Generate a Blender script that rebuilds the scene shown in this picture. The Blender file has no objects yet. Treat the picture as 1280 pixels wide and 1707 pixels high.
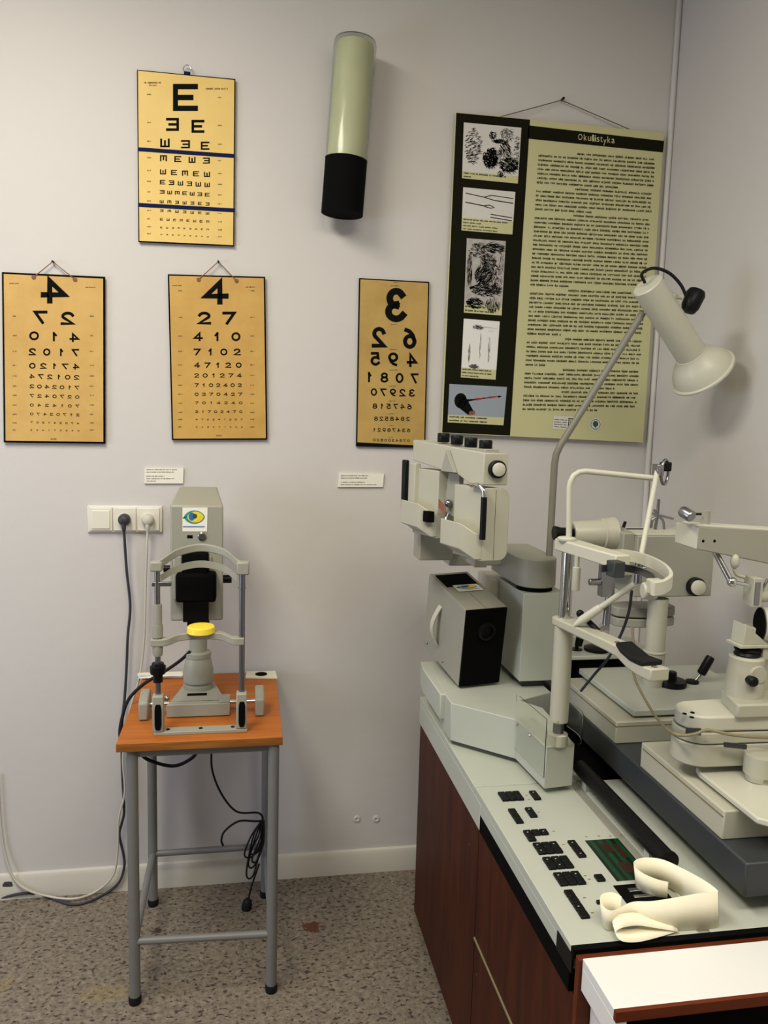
import bpy, bmesh, math, random
from mathutils import Vector, Matrix
from math import sin, cos, pi, radians
V = Vector
sc = bpy.context.scene
col = sc.collection
random.seed(7)

# ---------------------------------------------------------------- camera
D, H, F = 2.5, 1.56, 1300.0
yaw, pitch, roll = radians(9.984), radians(-6.899), radians(1.554)
fw = V((sin(yaw)*cos(pitch), cos(yaw)*cos(pitch), sin(pitch)))
rt = V((cos(yaw), -sin(yaw), 0)); up = rt.cross(fw)
rt, up = cos(roll)*rt + sin(roll)*up, -sin(roll)*rt + cos(roll)*up
C0 = V((0, -D, H))
cd = bpy.data.cameras.new('camera'); cam = bpy.data.objects.new('camera', cd); col.objects.link(cam)
cd.sensor_fit = 'VERTICAL'; cd.sensor_height = 36; cd.lens = F/1707*36; cd.clip_start = .02
m4 = Matrix((rt, up, -fw)).transposed().to_4x4(); m4.translation = C0
cam.matrix_world = m4
sc.camera = cam
sc.view_settings.view_transform = 'Standard'; sc.view_settings.look = 'None'
sc.view_settings.gamma = 1; sc.view_settings.exposure = 1.32
sc.view_settings.use_curve_mapping = False

# ---------------------------------------------------------------- light
w = bpy.data.worlds.new('world'); sc.world = w; w.use_nodes = True
w.node_tree.nodes['Background'].inputs[0].default_value = (.75, .8, 1, 1)
w.node_tree.nodes['Background'].inputs[1].default_value = .01
def area(name, loc, target, sx, sy, power, colr):
    l = bpy.data.lights.new(name, 'AREA'); l.shape = 'RECTANGLE'; l.size = sx; l.size_y = sy
    l.energy = power; l.color = colr
    o = bpy.data.objects.new(name, l); col.objects.link(o); o.location = loc
    o.rotation_euler = (V(target)-V(loc)).to_track_quat('-Z', 'Y').to_euler()
    return o
WARM = (1, .945, .83)
area('ceiling_light', (-.80, -1.5, 2.97), (-.80, -1.35, 0), .6, 1.2, 20, WARM)
area('ceiling_light_rear', (.45, -2.5, 2.97), (.45, -2.4, 0), 1.4, .6, 16, WARM)
area('window_light', (-2.45, -1.3, 1.25), (0, -.6, .5), 1.2, 1.3, 12, (.66, .74, 1))

# ---------------------------------------------------------------- helpers
def at(px, py, x=None, y=None, z=None):
    "world point seen at a photo position, on the given plane"
    d = rt*(px-640)/F - up*(py-853.5)/F + fw
    if x is not None: t = (x-C0.x)/d.x
    elif y is not None: t = (y-C0.y)/d.y
    else: t = (z-C0.z)/d.z
    return C0 + d*t

def catmull(pts, n=8):
    P = [V(p) for p in pts]
    if len(P) < 3: return P
    out = []
    for i in range(len(P)-1):
        p0 = P[i-1] if i else P[0]*2-P[1]
        p1, p2 = P[i], P[i+1]
        p3 = P[i+2] if i+2 < len(P) else P[-1]*2-P[-2]
        for k in range(n):
            t = k/n
            out.append(.5*((2*p1)+(p2-p0)*t+(2*p0-5*p1+4*p2-p3)*t*t+(3*p1-p0-3*p2+p3)*t**3))
    out.append(P[-1]); return out

class MB:
    def __init__(s): s.v = []; s.f = []; s.m = []
    def add(s, vs, fs, mat=0):
        b = len(s.v); s.v += [V(v) for v in vs]
        for f in fs: s.f.append([b+i for i in f]); s.m.append(mat)
        return s
    def obox(s, o, a, b, c, mat=0):
        o, a, b, c = V(o), V(a), V(b), V(c)
        vs = [o, o+a, o+a+b, o+b, o+c, o+a+c, o+a+b+c, o+b+c]
        return s.add(vs, [(0,3,2,1),(4,5,6,7),(0,1,5,4),(1,2,6,5),(2,3,7,6),(3,0,4,7)], mat)
    def box(s, x0, x1, y0, y1, z0, z1, mat=0):
        return s.obox((x0,y0,z0), (x1-x0,0,0), (0,y1-y0,0), (0,0,z1-z0), mat)
    def prism(s, pts, ext, mat=0, caps=(None, None)):
        pts = [V(p) for p in pts]; n = len(pts); e = V(ext)
        s.add(pts+[p+e for p in pts], [tuple(reversed(range(n))), tuple(range(n, 2*n))]+[(i,(i+1)%n,n+(i+1)%n,n+i) for i in range(n)], mat)
        return s
    def rings(s, rings, mat=0, close=True, cap=True):
        n = len(rings[0]); vs = [p for r in rings for p in r]; fs = []
        for k in range(len(rings)-1):
            for i in range(n):
                j = (i+1) % n
                if not close and j == 0: continue
                fs.append((k*n+i, k*n+j, (k+1)*n+j, (k+1)*n+i))
        if cap:
            fs.append(tuple(reversed(range(n)))); fs.append(tuple(range((len(rings)-1)*n, len(rings)*n)))
        return s.add(vs, fs, mat)
    def lathe(s, o, ax, prof, mat=0, n=28):
        o = V(o); a = V(ax).normalized(); u = a.orthogonal().normalized(); w_ = a.cross(u)
        return s.rings([[o+a*h+(u*cos(2*pi*i/n)+w_*sin(2*pi*i/n))*max(r,1e-5) for i in range(n)] for r, h in prof], mat)
    def cyl(s, p0, p1, r0, r1=None, mat=0, n=24):
        p0, p1 = V(p0), V(p1); L = (p1-p0).length
        return s.lathe(p0, p1-p0, [(r0, 0), (r0 if r1 is None else r1, L)], mat, n)
    def tube(s, pts, r, mat=0, n=10, smooth=8):
        P = catmull(pts, smooth) if smooth else [V(p) for p in pts]
        prev = None; rings = []
        for i, p in enumerate(P):
            t = (P[min(i+1, len(P)-1)]-P[max(i-1, 0)]).normalized()
            if prev is None: u = t.orthogonal().normalized()
            else: u = (prev-t*prev.dot(t)).normalized()
            prev = u; w_ = t.cross(u)
            rr = r(i/(len(P)-1)) if callable(r) else r
            rings.append([p+(u*cos(2*pi*k/n)+w_*sin(2*pi*k/n))*rr for k in range(n)])
        return s.rings(rings, mat)
    def band(s, pts, wvec, tvec, mat=0, smooth=8):
        "flat strap of rectangular section along a path"
        P = catmull(pts, smooth) if smooth else [V(p) for p in pts]
        rings = []
        for i, p in enumerate(P):
            a = wvec(i/(len(P)-1)) if callable(wvec) else V(wvec)
            b = tvec(i/(len(P)-1)) if callable(tvec) else V(tvec)
            rings.append([p-a/2-b/2, p+a/2-b/2, p+a/2+b/2, p-a/2+b/2])
        return s.rings(rings, mat)
    def sphere(s, c, r, mat=0, sc_=(1,1,1), n=16):
        c = V(c); rings = []
        for k in range(n//2+1):
            a = pi*k/(n//2)
            rings.append([c+V((r*sc_[0]*max(sin(a),1e-4)*cos(2*pi*i/n), r*sc_[1]*max(sin(a),1e-4)*sin(2*pi*i/n), -r*sc_[2]*cos(a))) for i in range(n)])
        return s.rings(rings, mat)

def part(name, mb, mats, parent=None, bevel=0, seg=2, angle=38):
    bm = bmesh.new()
    vs = [bm.verts.new(v) for v in mb.v]
    for f, mi in zip(mb.f, mb.m):
        try:
            fc = bm.faces.new([vs[i] for i in f]); fc.material_index = mi; fc.smooth = True
        except ValueError: pass
    if len(mb.f) < 6000: bmesh.ops.recalc_face_normals(bm, faces=bm.faces)
    ca = radians(angle)
    for e in bm.edges:
        if len(e.link_faces) == 2: e.smooth = e.calc_face_angle(0) < ca
    off = parent_loc(parent)
    for v in bm.verts: v.co -= off
    me = bpy.data.meshes.new(name); bm.to_mesh(me); bm.free()
    if not isinstance(mats, (list, tuple)): mats = [mats]
    for m_ in mats: me.materials.append(m_)
    o = bpy.data.objects.new(name, me); col.objects.link(o)
    if parent: o.parent = parent
    if bevel:
        b = o.modifiers.new('bevel', 'BEVEL'); b.width = bevel; b.segments = seg; b.limit_method = 'ANGLE'; b.angle_limit = radians(40)
        b.harden_normals = False
    return o
def parent_loc(p):
    o = V((0,0,0))
    while p: o += V(p.location); p = p.parent
    return o
def thing(name, loc, label, cat, group=None):
    o = bpy.data.objects.new(name, None); o.empty_display_size = .05; col.objects.link(o); o.location = loc
    return tag(o, label, cat, group)
def tag(o, label, cat, group=None, kind=None):
    if label: o['label'] = label
    if cat: o['category'] = cat
    if group: o['group'] = group
    if kind: o['kind'] = kind
    return o
def struct(name, mb, m_, **k):
    o = part(name, mb, m_, **k); o['kind'] = 'structure'; return o

# ---------------------------------------------------------------- materials
def mat(name, c, rough=.5, metal=0, noise=0, nscale=30, bump=0, bscale=200, trans=0, spec=.5, coat=0, emit=0, ior=1.45):
    m_ = bpy.data.materials.new(name); m_.use_nodes = True; nt = m_.node_tree; b = nt.nodes['Principled BSDF']
    b.inputs['Base Color'].default_value = (*c, 1); b.inputs['Roughness'].default_value = rough
    b.inputs['Metallic'].default_value = metal; b.inputs['Transmission Weight'].default_value = trans
    b.inputs['Specular IOR Level'].default_value = spec; b.inputs['Coat Weight'].default_value = coat
    b.inputs['IOR'].default_value = ior
    if emit:
        b.inputs['Emission Color'].default_value = (*c, 1); b.inputs['Emission Strength'].default_value = emit
    tc = nt.nodes.new('ShaderNodeTexCoord')
    if noise:
        n = nt.nodes.new('ShaderNodeTexNoise'); n.inputs['Scale'].default_value = nscale; n.inputs['Detail'].default_value = 6
        nt.links.new(tc.outputs['Object'], n.inputs['Vector'])
        r = nt.nodes.new('ShaderNodeMix'); r.data_type = 'RGBA'
        r.inputs['A'].default_value = (*[x*(1-noise) for x in c], 1); r.inputs['B'].default_value = (*[min(1, x*(1+noise)) for x in c], 1)
        nt.links.new(n.outputs['Fac'], r.inputs['Factor']); nt.links.new(r.outputs['Result'], b.inputs['Base Color'])
    if bump:
        n2 = nt.nodes.new('ShaderNodeTexNoise'); n2.inputs['Scale'].default_value = bscale; n2.inputs['Detail'].default_value = 4
        nt.links.new(tc.outputs['Object'], n2.inputs['Vector'])
        bp = nt.nodes.new('ShaderNodeBump'); bp.inputs['Strength'].default_value = bump; bp.inputs['Distance'].default_value = .002
        nt.links.new(n2.outputs['Fac'], bp.inputs['Height']); nt.links.new(bp.outputs['Normal'], b.inputs['Normal'])
    return m_

M = {}
M['wall'] = mat('painted_plaster', (.59, .565, .53), .6, noise=.03, nscale=3, bump=.5, bscale=26, spec=.35)
M['wall_low_bounce'] = mat('low_bounce_wall', (.24, .23, .21), .7, noise=.03, nscale=3)  # unseen walls, colour darkened on purpose to cut bounce light
M['ceil'] = mat('ceiling_paint', (.7, .68, .62), .8, noise=.02)
M['skirt'] = mat('skirting_paint', (.60, .57, .48), .45, noise=.03, nscale=8)
M['ivory'] = mat('ivory_enamel', (.44, .43, .335), .38, noise=.04, nscale=14)
M['ivory_lt'] = mat('light_ivory_enamel', (.54, .53, .425), .36, noise=.03, nscale=14)
M['greige'] = mat('grey_beige_enamel', (.31, .305, .245), .42, noise=.04, nscale=14, bump=.08, bscale=500)
M['polegrey'] = mat('pole_grey_enamel', (.20, .19, .155), .45, noise=.05)
M['console'] = mat('pale_green_grey_enamel', (.45, .47, .395), .42, noise=.04, nscale=9, bump=.05, bscale=400)
M['darkgrey'] = mat('dark_grey_enamel', (.036, .040, .042), .38, noise=.1, nscale=30)
M['midgrey'] = mat('grey_leg_enamel', (.17, .17, .16), .42, noise=.1, nscale=25)
M['black'] = mat('black_plastic', (.004, .004, .0045), .4, noise=.2, nscale=60, spec=.22)
M['blackmat'] = mat('matt_black', (.003, .003, .003), .8, noise=.2, nscale=60, spec=.06)
M['rubber'] = mat('black_rubber', (.008, .008, .008), .6, noise=.2, spec=.25)
M['chrome'] = mat('chrome', (.62, .62, .6), .16, 1, noise=.03)
M['steel'] = mat('dull_steel', (.30, .30, .31), .3, 1, noise=.05)
M['yellow'] = mat('bright_yellow_plastic', (.93, .72, .06), .35, noise=.03, nscale=10)
M['white'] = mat('white_plastic', (.74, .71, .60), .35, noise=.03)
M['whitelam'] = mat('white_laminate', (.74, .735, .70), .38, noise=.015, nscale=160)
M['paper'] = mat('cream_paper', (.84, .79, .60), .75, noise=.05, nscale=18)
M['card'] = mat('caption_card', (.80, .77, .66), .7, noise=.02)
M['ink'] = mat('black_ink', (.005, .006, .005), .8, noise=.1, spec=.05)
M['inkfaint'] = mat('faded_ink', (.17, .12, .05), .7, noise=.1)
M['postertext'] = mat('poster_ink', (.085, .08, .04), .8, noise=.1, spec=.05)
M['bluetape'] = mat('navy_blue_tape', (.006, .011, .055), .7, noise=.1, spec=.08)
M['poster'] = mat('poster_cream', (.53, .51, .27), .45, noise=.02, nscale=6)
M['posterdark'] = mat('poster_dark_olive', (.009, .009, .004), .6, noise=.1, spec=.06)
M['pic'] = mat('picture_white', (.62, .60, .55), .5, noise=.03)
M['picgrey'] = mat('picture_blue_grey', (.28, .32, .37), .5, noise=.06, nscale=14)
M['picmid'] = mat('engraving_wash', (.21, .19, .17), .5, noise=.5, nscale=120)
M['red'] = mat('red_print', (.30, .02, .01), .5, noise=.1)
M['green'] = mat('green_print', (.01, .09, .03), .5, noise=.1)
M['teal'] = mat('teal_print', (.02, .28, .24), .5, noise=.2, nscale=90)
M['blue'] = mat('blue_print', (.03, .13, .45), .5, noise=.1)
M['ylw'] = mat('yellow_print', (.8, .6, .03), .5, noise=.1)
M['lampglass'] = mat('opal_glass', (.74, .74, .47), .3, noise=.04, nscale=10)
M['glass'] = mat('clear_shade_glass', (.80, .82, .80), .04, trans=1, ior=1.2)
M['acrylic'] = mat('clear_acrylic', (.96, .97, .93), .06, trans=1, ior=1.12)
M['string'] = mat('brown_string', (.22, .09, .05), .8, noise=.3)
M['twine'] = mat('grey_brown_twine', (.13, .095, .07), .8, noise=.3)
M['cream_cable'] = mat('pale_cable', (.55, .52, .43), .5, noise=.05)
M['grey_cable'] = mat('dark_grey_cable', (.035, .035, .045), .5, noise=.1)
M['tan_cable'] = mat('tan_cable', (.24, .20, .11), .5, noise=.1)
M['screen'] = None
M['dirt'] = mat('dirty_smudge', (.06, .05, .05), .9, noise=.3)
M['engraved'] = mat('engraving_paper', (.40, .37, .34), .5, noise=.35, nscale=60)

def paper_mat(name, c1, c2, c3):
    m_ = bpy.data.materials.new(name); m_.use_nodes = True; nt = m_.node_tree; b = nt.nodes['Principled BSDF']
    tc = nt.nodes.new('ShaderNodeTexCoord')
    n = nt.nodes.new('ShaderNodeTexNoise'); n.inputs['Scale'].default_value = 7; n.inputs['Detail'].default_value = 8; n.inputs['Roughness'].default_value = .65
    r = nt.nodes.new('ShaderNodeValToRGB'); e = r.color_ramp.elements
    e[0].position = .3; e[0].color = (*c2, 1); e[1].position = .62; e[1].color = (*c1, 1)
    x = e.new(.2); x.color = (*c3, 1)
    nt.links.new(tc.outputs['Object'], n.inputs['Vector']); nt.links.new(n.outputs['Fac'], r.inputs['Fac'])
    nt.links.new(r.outputs['Color'], b.inputs['Base Color']); b.inputs['Roughness'].default_value = .55
    return m_
M['chart_yellow'] = paper_mat('yellowed_chart_paper', (.74, .52, .15), (.68, .46, .12), (.5, .3, .08))
M['chart_ochre'] = paper_mat('ochre_chart_paper', (.56, .335, .075), (.47, .26, .05), (.26, .13, .03))
M['chart_ochre_b'] = paper_mat('aged_chart_paper', (.60, .38, .11), (.51, .30, .07), (.28, .15, .04))
M['chart_tan'] = paper_mat('tan_chart_paper', (.47, .305, .08), (.38, .23, .05), (.22, .12, .03))

def wood(name, c1, c2, scale, axis='Y', rough=.35, dist=3, spec=.15):
    m_ = bpy.data.materials.new(name); m_.use_nodes = True; nt = m_.node_tree; b = nt.nodes['Principled BSDF']
    tc = nt.nodes.new('ShaderNodeTexCoord'); mp = nt.nodes.new('ShaderNodeMapping')
    s = {'X': (.12, 1, 1), 'Y': (1, .12, 1), 'Z': (1, 1, .12)}[axis]
    mp.inputs['Scale'].default_value = s
    n = nt.nodes.new('ShaderNodeTexNoise'); n.inputs['Scale'].default_value = scale; n.inputs['Detail'].default_value = 7; n.inputs['Distortion'].default_value = .6
    r = nt.nodes.new('ShaderNodeValToRGB'); e = r.color_ramp.elements
    e[0].position = .32; e[0].color = (*c1, 1); e[1].position = .68; e[1].color = (*c2, 1)
    L = nt.links.new
    L(tc.outputs['Object'], mp.inputs['Vector']); L(mp.outputs['Vector'], n.inputs['Vector']); L(n.outputs['Fac'], r.inputs['Fac'])
    L(r.outputs['Color'], b.inputs['Base Color']); b.inputs['Roughness'].default_value = rough; b.inputs['Specular IOR Level'].default_value = spec
    return m_
M['orange'] = wood('orange_wood_veneer', (.36, .10, .012), (.46, .145, .024), 45, 'X', .4)
M['edge'] = wood('table_edge_ply', (.20, .07, .015), (.33, .13, .03), 60, 'X', .5)
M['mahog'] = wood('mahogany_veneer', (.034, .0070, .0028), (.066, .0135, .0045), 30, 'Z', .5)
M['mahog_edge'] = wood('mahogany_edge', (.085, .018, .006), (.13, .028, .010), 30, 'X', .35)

def floor_mat():
    m_ = bpy.data.materials.new('speckled_linoleum'); m_.use_nodes = True; nt = m_.node_tree; b = nt.nodes['Principled BSDF']; L = nt.links.new
    tc = nt.nodes.new('ShaderNodeTexCoord')
    n = nt.nodes.new('ShaderNodeTexNoise'); n.inputs['Scale'].default_value = 60; n.inputs['Detail'].default_value = 7; n.inputs['Roughness'].default_value = .75
    L(tc.outputs['Object'], n.inputs['Vector'])
    r = nt.nodes.new('ShaderNodeValToRGB'); e = r.color_ramp.elements
    e[0].position = .34; e[0].color = (.102, .079, .056, 1); e[1].position = .66; e[1].color = (.275, .230, .166, 1)
    L(n.outputs['Fac'], r.inputs['Fac'])
    # dark flecks
    mp = nt.nodes.new('ShaderNodeMapping'); mp.inputs['Scale'].default_value = (.6, 1, 1); L(tc.outputs['Object'], mp.inputs['Vector'])
    n2 = nt.nodes.new('ShaderNodeTexNoise'); n2.inputs['Scale'].default_value = 110; n2.inputs['Detail'].default_value = 2; n2.inputs['Distortion'].default_value = .4
    L(mp.outputs['Vector'], n2.inputs['Vector'])
    r2 = nt.nodes.new('ShaderNodeValToRGB'); e = r2.color_ramp.elements
    e[0].position = .36; e[0].color = (1, 1, 1, 1); e[1].position = .43; e[1].color = (0, 0, 0, 1)
    L(n2.outputs['Fac'], r2.inputs['Fac'])
    mx = nt.nodes.new('ShaderNodeMix'); mx.data_type = 'RGBA'; L(r2.outputs['Color'], mx.inputs['Factor'])
    L(r.outputs['Color'], mx.inputs['A']); mx.inputs['B'].default_value = (.042, .030, .025, 1)
    last = mx.outputs['Result']
    # stains with their own shape
    for (px, py, rx, ry, c, s) in ((521, 1545, .05, .036, (.09, .025, .008), .95), (262, 1552, .022, .02, (.05, .022, .01), .9), (178, 1655, .11, .05, (.33, .24, .05), .22), (8, 1640, .04, .04, (.3, .22, .05), .25), (300, 1650, .05, .02, (.2,.15,.1), .3)):
        p = at(px, py, z=0)
        mp2 = nt.nodes.new('ShaderNodeMapping'); mp2.vector_type = 'TEXTURE'
        mp2.inputs['Location'].default_value = p; mp2.inputs['Scale'].default_value = (rx, ry, 1)
        L(tc.outputs['Object'], mp2.inputs['Vector'])
        ln = nt.nodes.new('ShaderNodeVectorMath'); ln.operation = 'LENGTH'; L(mp2.outputs['Vector'], ln.inputs[0])
        n3 = nt.nodes.new('ShaderNodeTexNoise'); n3.inputs['Scale'].default_value = 55; L(tc.outputs['Object'], n3.inputs['Vector'])
        ad = nt.nodes.new('ShaderNodeMath'); ad.operation = 'MULTIPLY_ADD'; L(n3.outputs['Fac'], ad.inputs[0]); ad.inputs[1].default_value = 1.9; L(ln.outputs['Value'], ad.inputs[2])
        rr = nt.nodes.new('ShaderNodeMapRange'); L(ad.outputs[0], rr.inputs['Value'])
        rr.inputs['From Min'].default_value = 1.45; rr.inputs['From Max'].default_value = 1.7; rr.inputs['To Min'].default_value = s; rr.inputs['To Max'].default_value = 0
        m2 = nt.nodes.new('ShaderNodeMix'); m2.data_type = 'RGBA'; L(rr.outputs['Result'], m2.inputs['Factor']); L(last, m2.inputs['A']); m2.inputs['B'].default_value = (*c, 1)
        last = m2.outputs['Result']
    L(last, b.inputs['Base Color']); b.inputs['Roughness'].default_value = .7
    return m_
M['floor'] = floor_mat()

def screen_mat():
    m_ = bpy.data.materials.new('green_display'); m_.use_nodes = True; nt = m_.node_tree; b = nt.nodes['Principled BSDF']; L = nt.links.new
    tc = nt.nodes.new('ShaderNodeTexCoord'); wv = nt.nodes.new('ShaderNodeTexWave'); wv.inputs['Scale'].default_value = 18; wv.inputs['Distortion'].default_value = .5
    L(tc.outputs['Object'], wv.inputs['Vector'])
    r = nt.nodes.new('ShaderNodeValToRGB'); e = r.color_ramp.elements
    e[0].color = (.003, .008, .005, 1); e[1].color = (.005, .05, .018, 1)
    L(wv.outputs['Fac'], r.inputs['Fac']); L(r.outputs['Color'], b.inputs['Base Color']); b.inputs['Roughness'].default_value = .25
    return m_
M['screen'] = screen_mat()

# ---------------------------------------------------------------- glyphs
_g = {}
def glyph(ch, bold=.0):
    key = (ch, bold)
    if key in _g: return _g[key]
    cu = bpy.data.curves.new('glyph', 'FONT'); cu.body = ch; cu.size = 1; cu.offset = bold; cu.resolution_u = 4
    o = bpy.data.objects.new('glyph', cu); col.objects.link(o)
    dg = bpy.context.evaluated_depsgraph_get(); me = o.evaluated_get(dg).to_mesh()
    vs = [(v.co.x, v.co.y) for v in me.vertices]; fs = [tuple(p.vertices) for p in me.polygons]
    xs = [v[0] for v in vs]; ys = [v[1] for v in vs]
    x0, x1, y0, y1 = min(xs), max(xs), min(ys), max(ys)
    o.evaluated_get(dg).to_mesh_clear(); bpy.data.objects.remove(o); bpy.data.curves.remove(cu)
    _g[key] = ([((a-x0)/(x1-x0)-.5, (b-y0)/(y1-y0)-.5) for a, b in vs], fs, (x1-x0)/(y1-y0))
    return _g[key]
def put_glyph(mb, ch, fn, cx, cy, w_, h_, mi, mirror=False, bold=.02):
    "fn(x, y) gives the surface point for chart coordinates with y growing downward"
    vs, fs, _ = glyph(ch, bold)
    s = -1 if mirror else 1
    mb.add([fn(cx+s*a*w_, cy-b*h_) for a, b in vs], fs, mi)
def arc(cx, cy, rx, ry, a0, a1, n=14):
    return [(cx+rx*cos(radians(a0+(a1-a0)*k/n)), cy+ry*sin(radians(a0+(a1-a0)*k/n))) for k in range(n+1)]
DIG = {'0': [arc(0, 0, .5, .5, 0, 360, 28)], '1': [[(.12, -.5), (.12, .5)], [(.12, .5), (-.5, .2)]],
       '2': [arc(-.02, .22, .46, .28, 165, -35, 12)+[(-.48, -.5), (.5, -.5)]],
       '3': [arc(-.03, .24, .42, .26, 150, -90, 12), arc(-.03, -.24, .5, .26, 90, -150, 12)],
       '4': [[(.2, -.5), (.2, .5), (-.5, -.2), (.5, -.2)]],
       '5': [[(.42, .5), (-.3, .5), (-.38, .06)]+arc(-.03, -.18, .5, .32, 130, -145, 12)],
       '6': [[(.36, .5), (.02, .42), (-.3, .2), (-.47, -.1)], arc(0, -.18, .5, .32, 0, 360, 22)],
       '7': [[(-.5, .5), (.5, .5), (-.18, -.5)]],
       '8': [arc(0, .26, .42, .24, 0, 360, 20), arc(0, -.24, .5, .26, 0, 360, 22)],
       '9': [[(-.36, -.5), (-.02, -.42), (.3, -.2), (.47, .1)], arc(0, .18, .5, .32, 0, 360, 22)]}
def put_digit(mb, ch, fn, cx, cy, w_, h_, mi, mirror=False, th=.17):
    "chart numeral drawn with an even stroke"
    t = th*h_; s = -1 if mirror else 1
    for pl in DIG[ch]:
        P = [V((cx+s*a*(w_-t), cy-b*(h_-t))) for a, b in pl]
        closed = (P[0]-P[-1]).length < 1e-4
        n = len(P); off = []
        if not closed:
            P[0] = P[0]+(P[0]-P[1]).normalized()*t*.5; P[-1] = P[-1]+(P[-1]-P[-2]).normalized()*t*.5
        for i in range(n):
            a = P[i]-P[i-1] if i else (P[0]-P[-2] if closed else P[1]-P[0])
            b = P[i+1]-P[i] if i < n-1 else (P[1]-P[0] if closed else P[-1]-P[-2])
            a.normalize(); b.normalize(); m_ = a+b
            if m_.length < .3: m_ = b.copy()
            m_.normalize(); nn = V((-m_.y, m_.x)); k = 1/max(nn.dot(V((-b.y, b.x))), .45)
            off.append(nn*t*.5*k)
        vs = []
        for p, o in zip(P, off): vs += [fn(*(p+o)), fn(*(p-o))]
        mb.add(vs, [(2*i, 2*i+1, 2*i+3, 2*i+2) for i in range(n-1)], mi)
def put_rect(mb, fn, x0, y0, x1, y1, mi):
    mb.add([fn(x0, y0), fn(x1, y0), fn(x1, y1), fn(x0, y1)], [(0, 1, 2, 3)], mi)
def words(mb, fn, x0, x1, y, h, mi, cw=None, rnd=random):
    "small print too small to read: rows of letter-sized strokes"
    cw = cw or h*.75; x = x0
    while x < x1:
        n = rnd.randint(2, 9)
        for _ in range(n):
            if x+cw > x1: break
            a = rnd.random(); top = y-h*(.5 if a < .7 else .85); bot = y+h*(.5 if a < .88 else .8)
            put_rect(mb, fn, x, top, x+cw*.30, bot, mi)
            if rnd.random() < .8: put_rect(mb, fn, x+cw*.50, y-h*.5, x+cw*.78, y+h*.5, mi)
            put_rect(mb, fn, x, y+h*(.2 if rnd.random() < .5 else -.5), x+cw*.78, y+h*(.5 if rnd.random() < .5 else -.2), mi)
            x += cw
        x += cw*.9

# ================================================================ room
XR = 1.366; CE = 3.0; XL = -2.6; YF = -4.2
struct('floor', MB().box(XL, XR, YF, 0, -.05, 0), M['floor'])
struct('wall_back', MB().box(XL-.1, XR+.1, 0, .1, -.05, CE), M['wall'])
struct('wall_right', MB().box(XR, XR+.1, YF, 0, -.05, CE), M['wall'])
struct('wall_left', MB().box(XL-.1, XL, YF, 0, -.05, CE), M['wall_low_bounce'])
struct('wall_front', MB().box(XL-.1, XR+.1, YF-.1, YF, -.05, CE), M['wall_low_bounce'])
struct('ceiling', MB().box(XL, XR, YF, 0, CE, CE+.05), M['ceil'])
def skirt(x0, x1):
    prof = [(0, 0), (-.014, 0), (-.014, .070), (-.009, .080), (0, .083)]
    m = MB(); m.prism([(x0, y, z) for y, z in prof], (x1-x0, 0, 0)); return m
struct('baseboard_back', skirt(XL, XR), M['skirt'])
m = MB(); m.prism([(XR+y, YF, z) for y, z in [(0, 0), (-.014, 0), (-.014, .070), (-.009, .080), (0, .083)]], (0, -YF, 0))
struct('baseboard_right', m, M['skirt'])
struct('trim_1', MB().cyl((XR-.009, -.009, .083), (XR-.009, -.009, CE), .009, n=20), M['wall'])

# wall plugs left in the plaster
for i, (px, py) in enumerate(((595, 1365), (627, 1365))):
    p = at(px, py, y=0)
    o = part('wall_anchor', MB().lathe(p, (0, -1, 0), [(.012, 0), (.011, .003), (.006, .004), (.004, .001)]), M['wall'])
    tag(o, ('left' if i == 0 else 'right') + ' one of two filled screw plugs low on the back wall above the skirting', 'wall plug')

# ================================================================ eye charts
def frame_fn(tl, tr, br, bl, sx, ox, oy, y):
    "maps positions measured on the board to the board's face plane"
    def fn(cx, cy, dy=0): return at(ox+cx/sx, oy+cy/sx, y=y-dy)
    return fn
def board(name, root, c, fn, dy, thick, bmat, border, inset, ymat):
    P = [fn(*p) for p in c]
    n = V((0, 1, 0))
    m = MB(); m.prism(P, n*thick)
    part(name, m, bmat, root, bevel=.001)
def inset_quad(c, ins):
    cx = sum(p[0] for p in c)/4; cy = sum(p[1] for p in c)/4
    out = []
    for p in c: out.append((p[0]+(ins if p[0] < cx else -ins), p[1]+(ins if p[1] < cy else -ins)))
    return out

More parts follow.
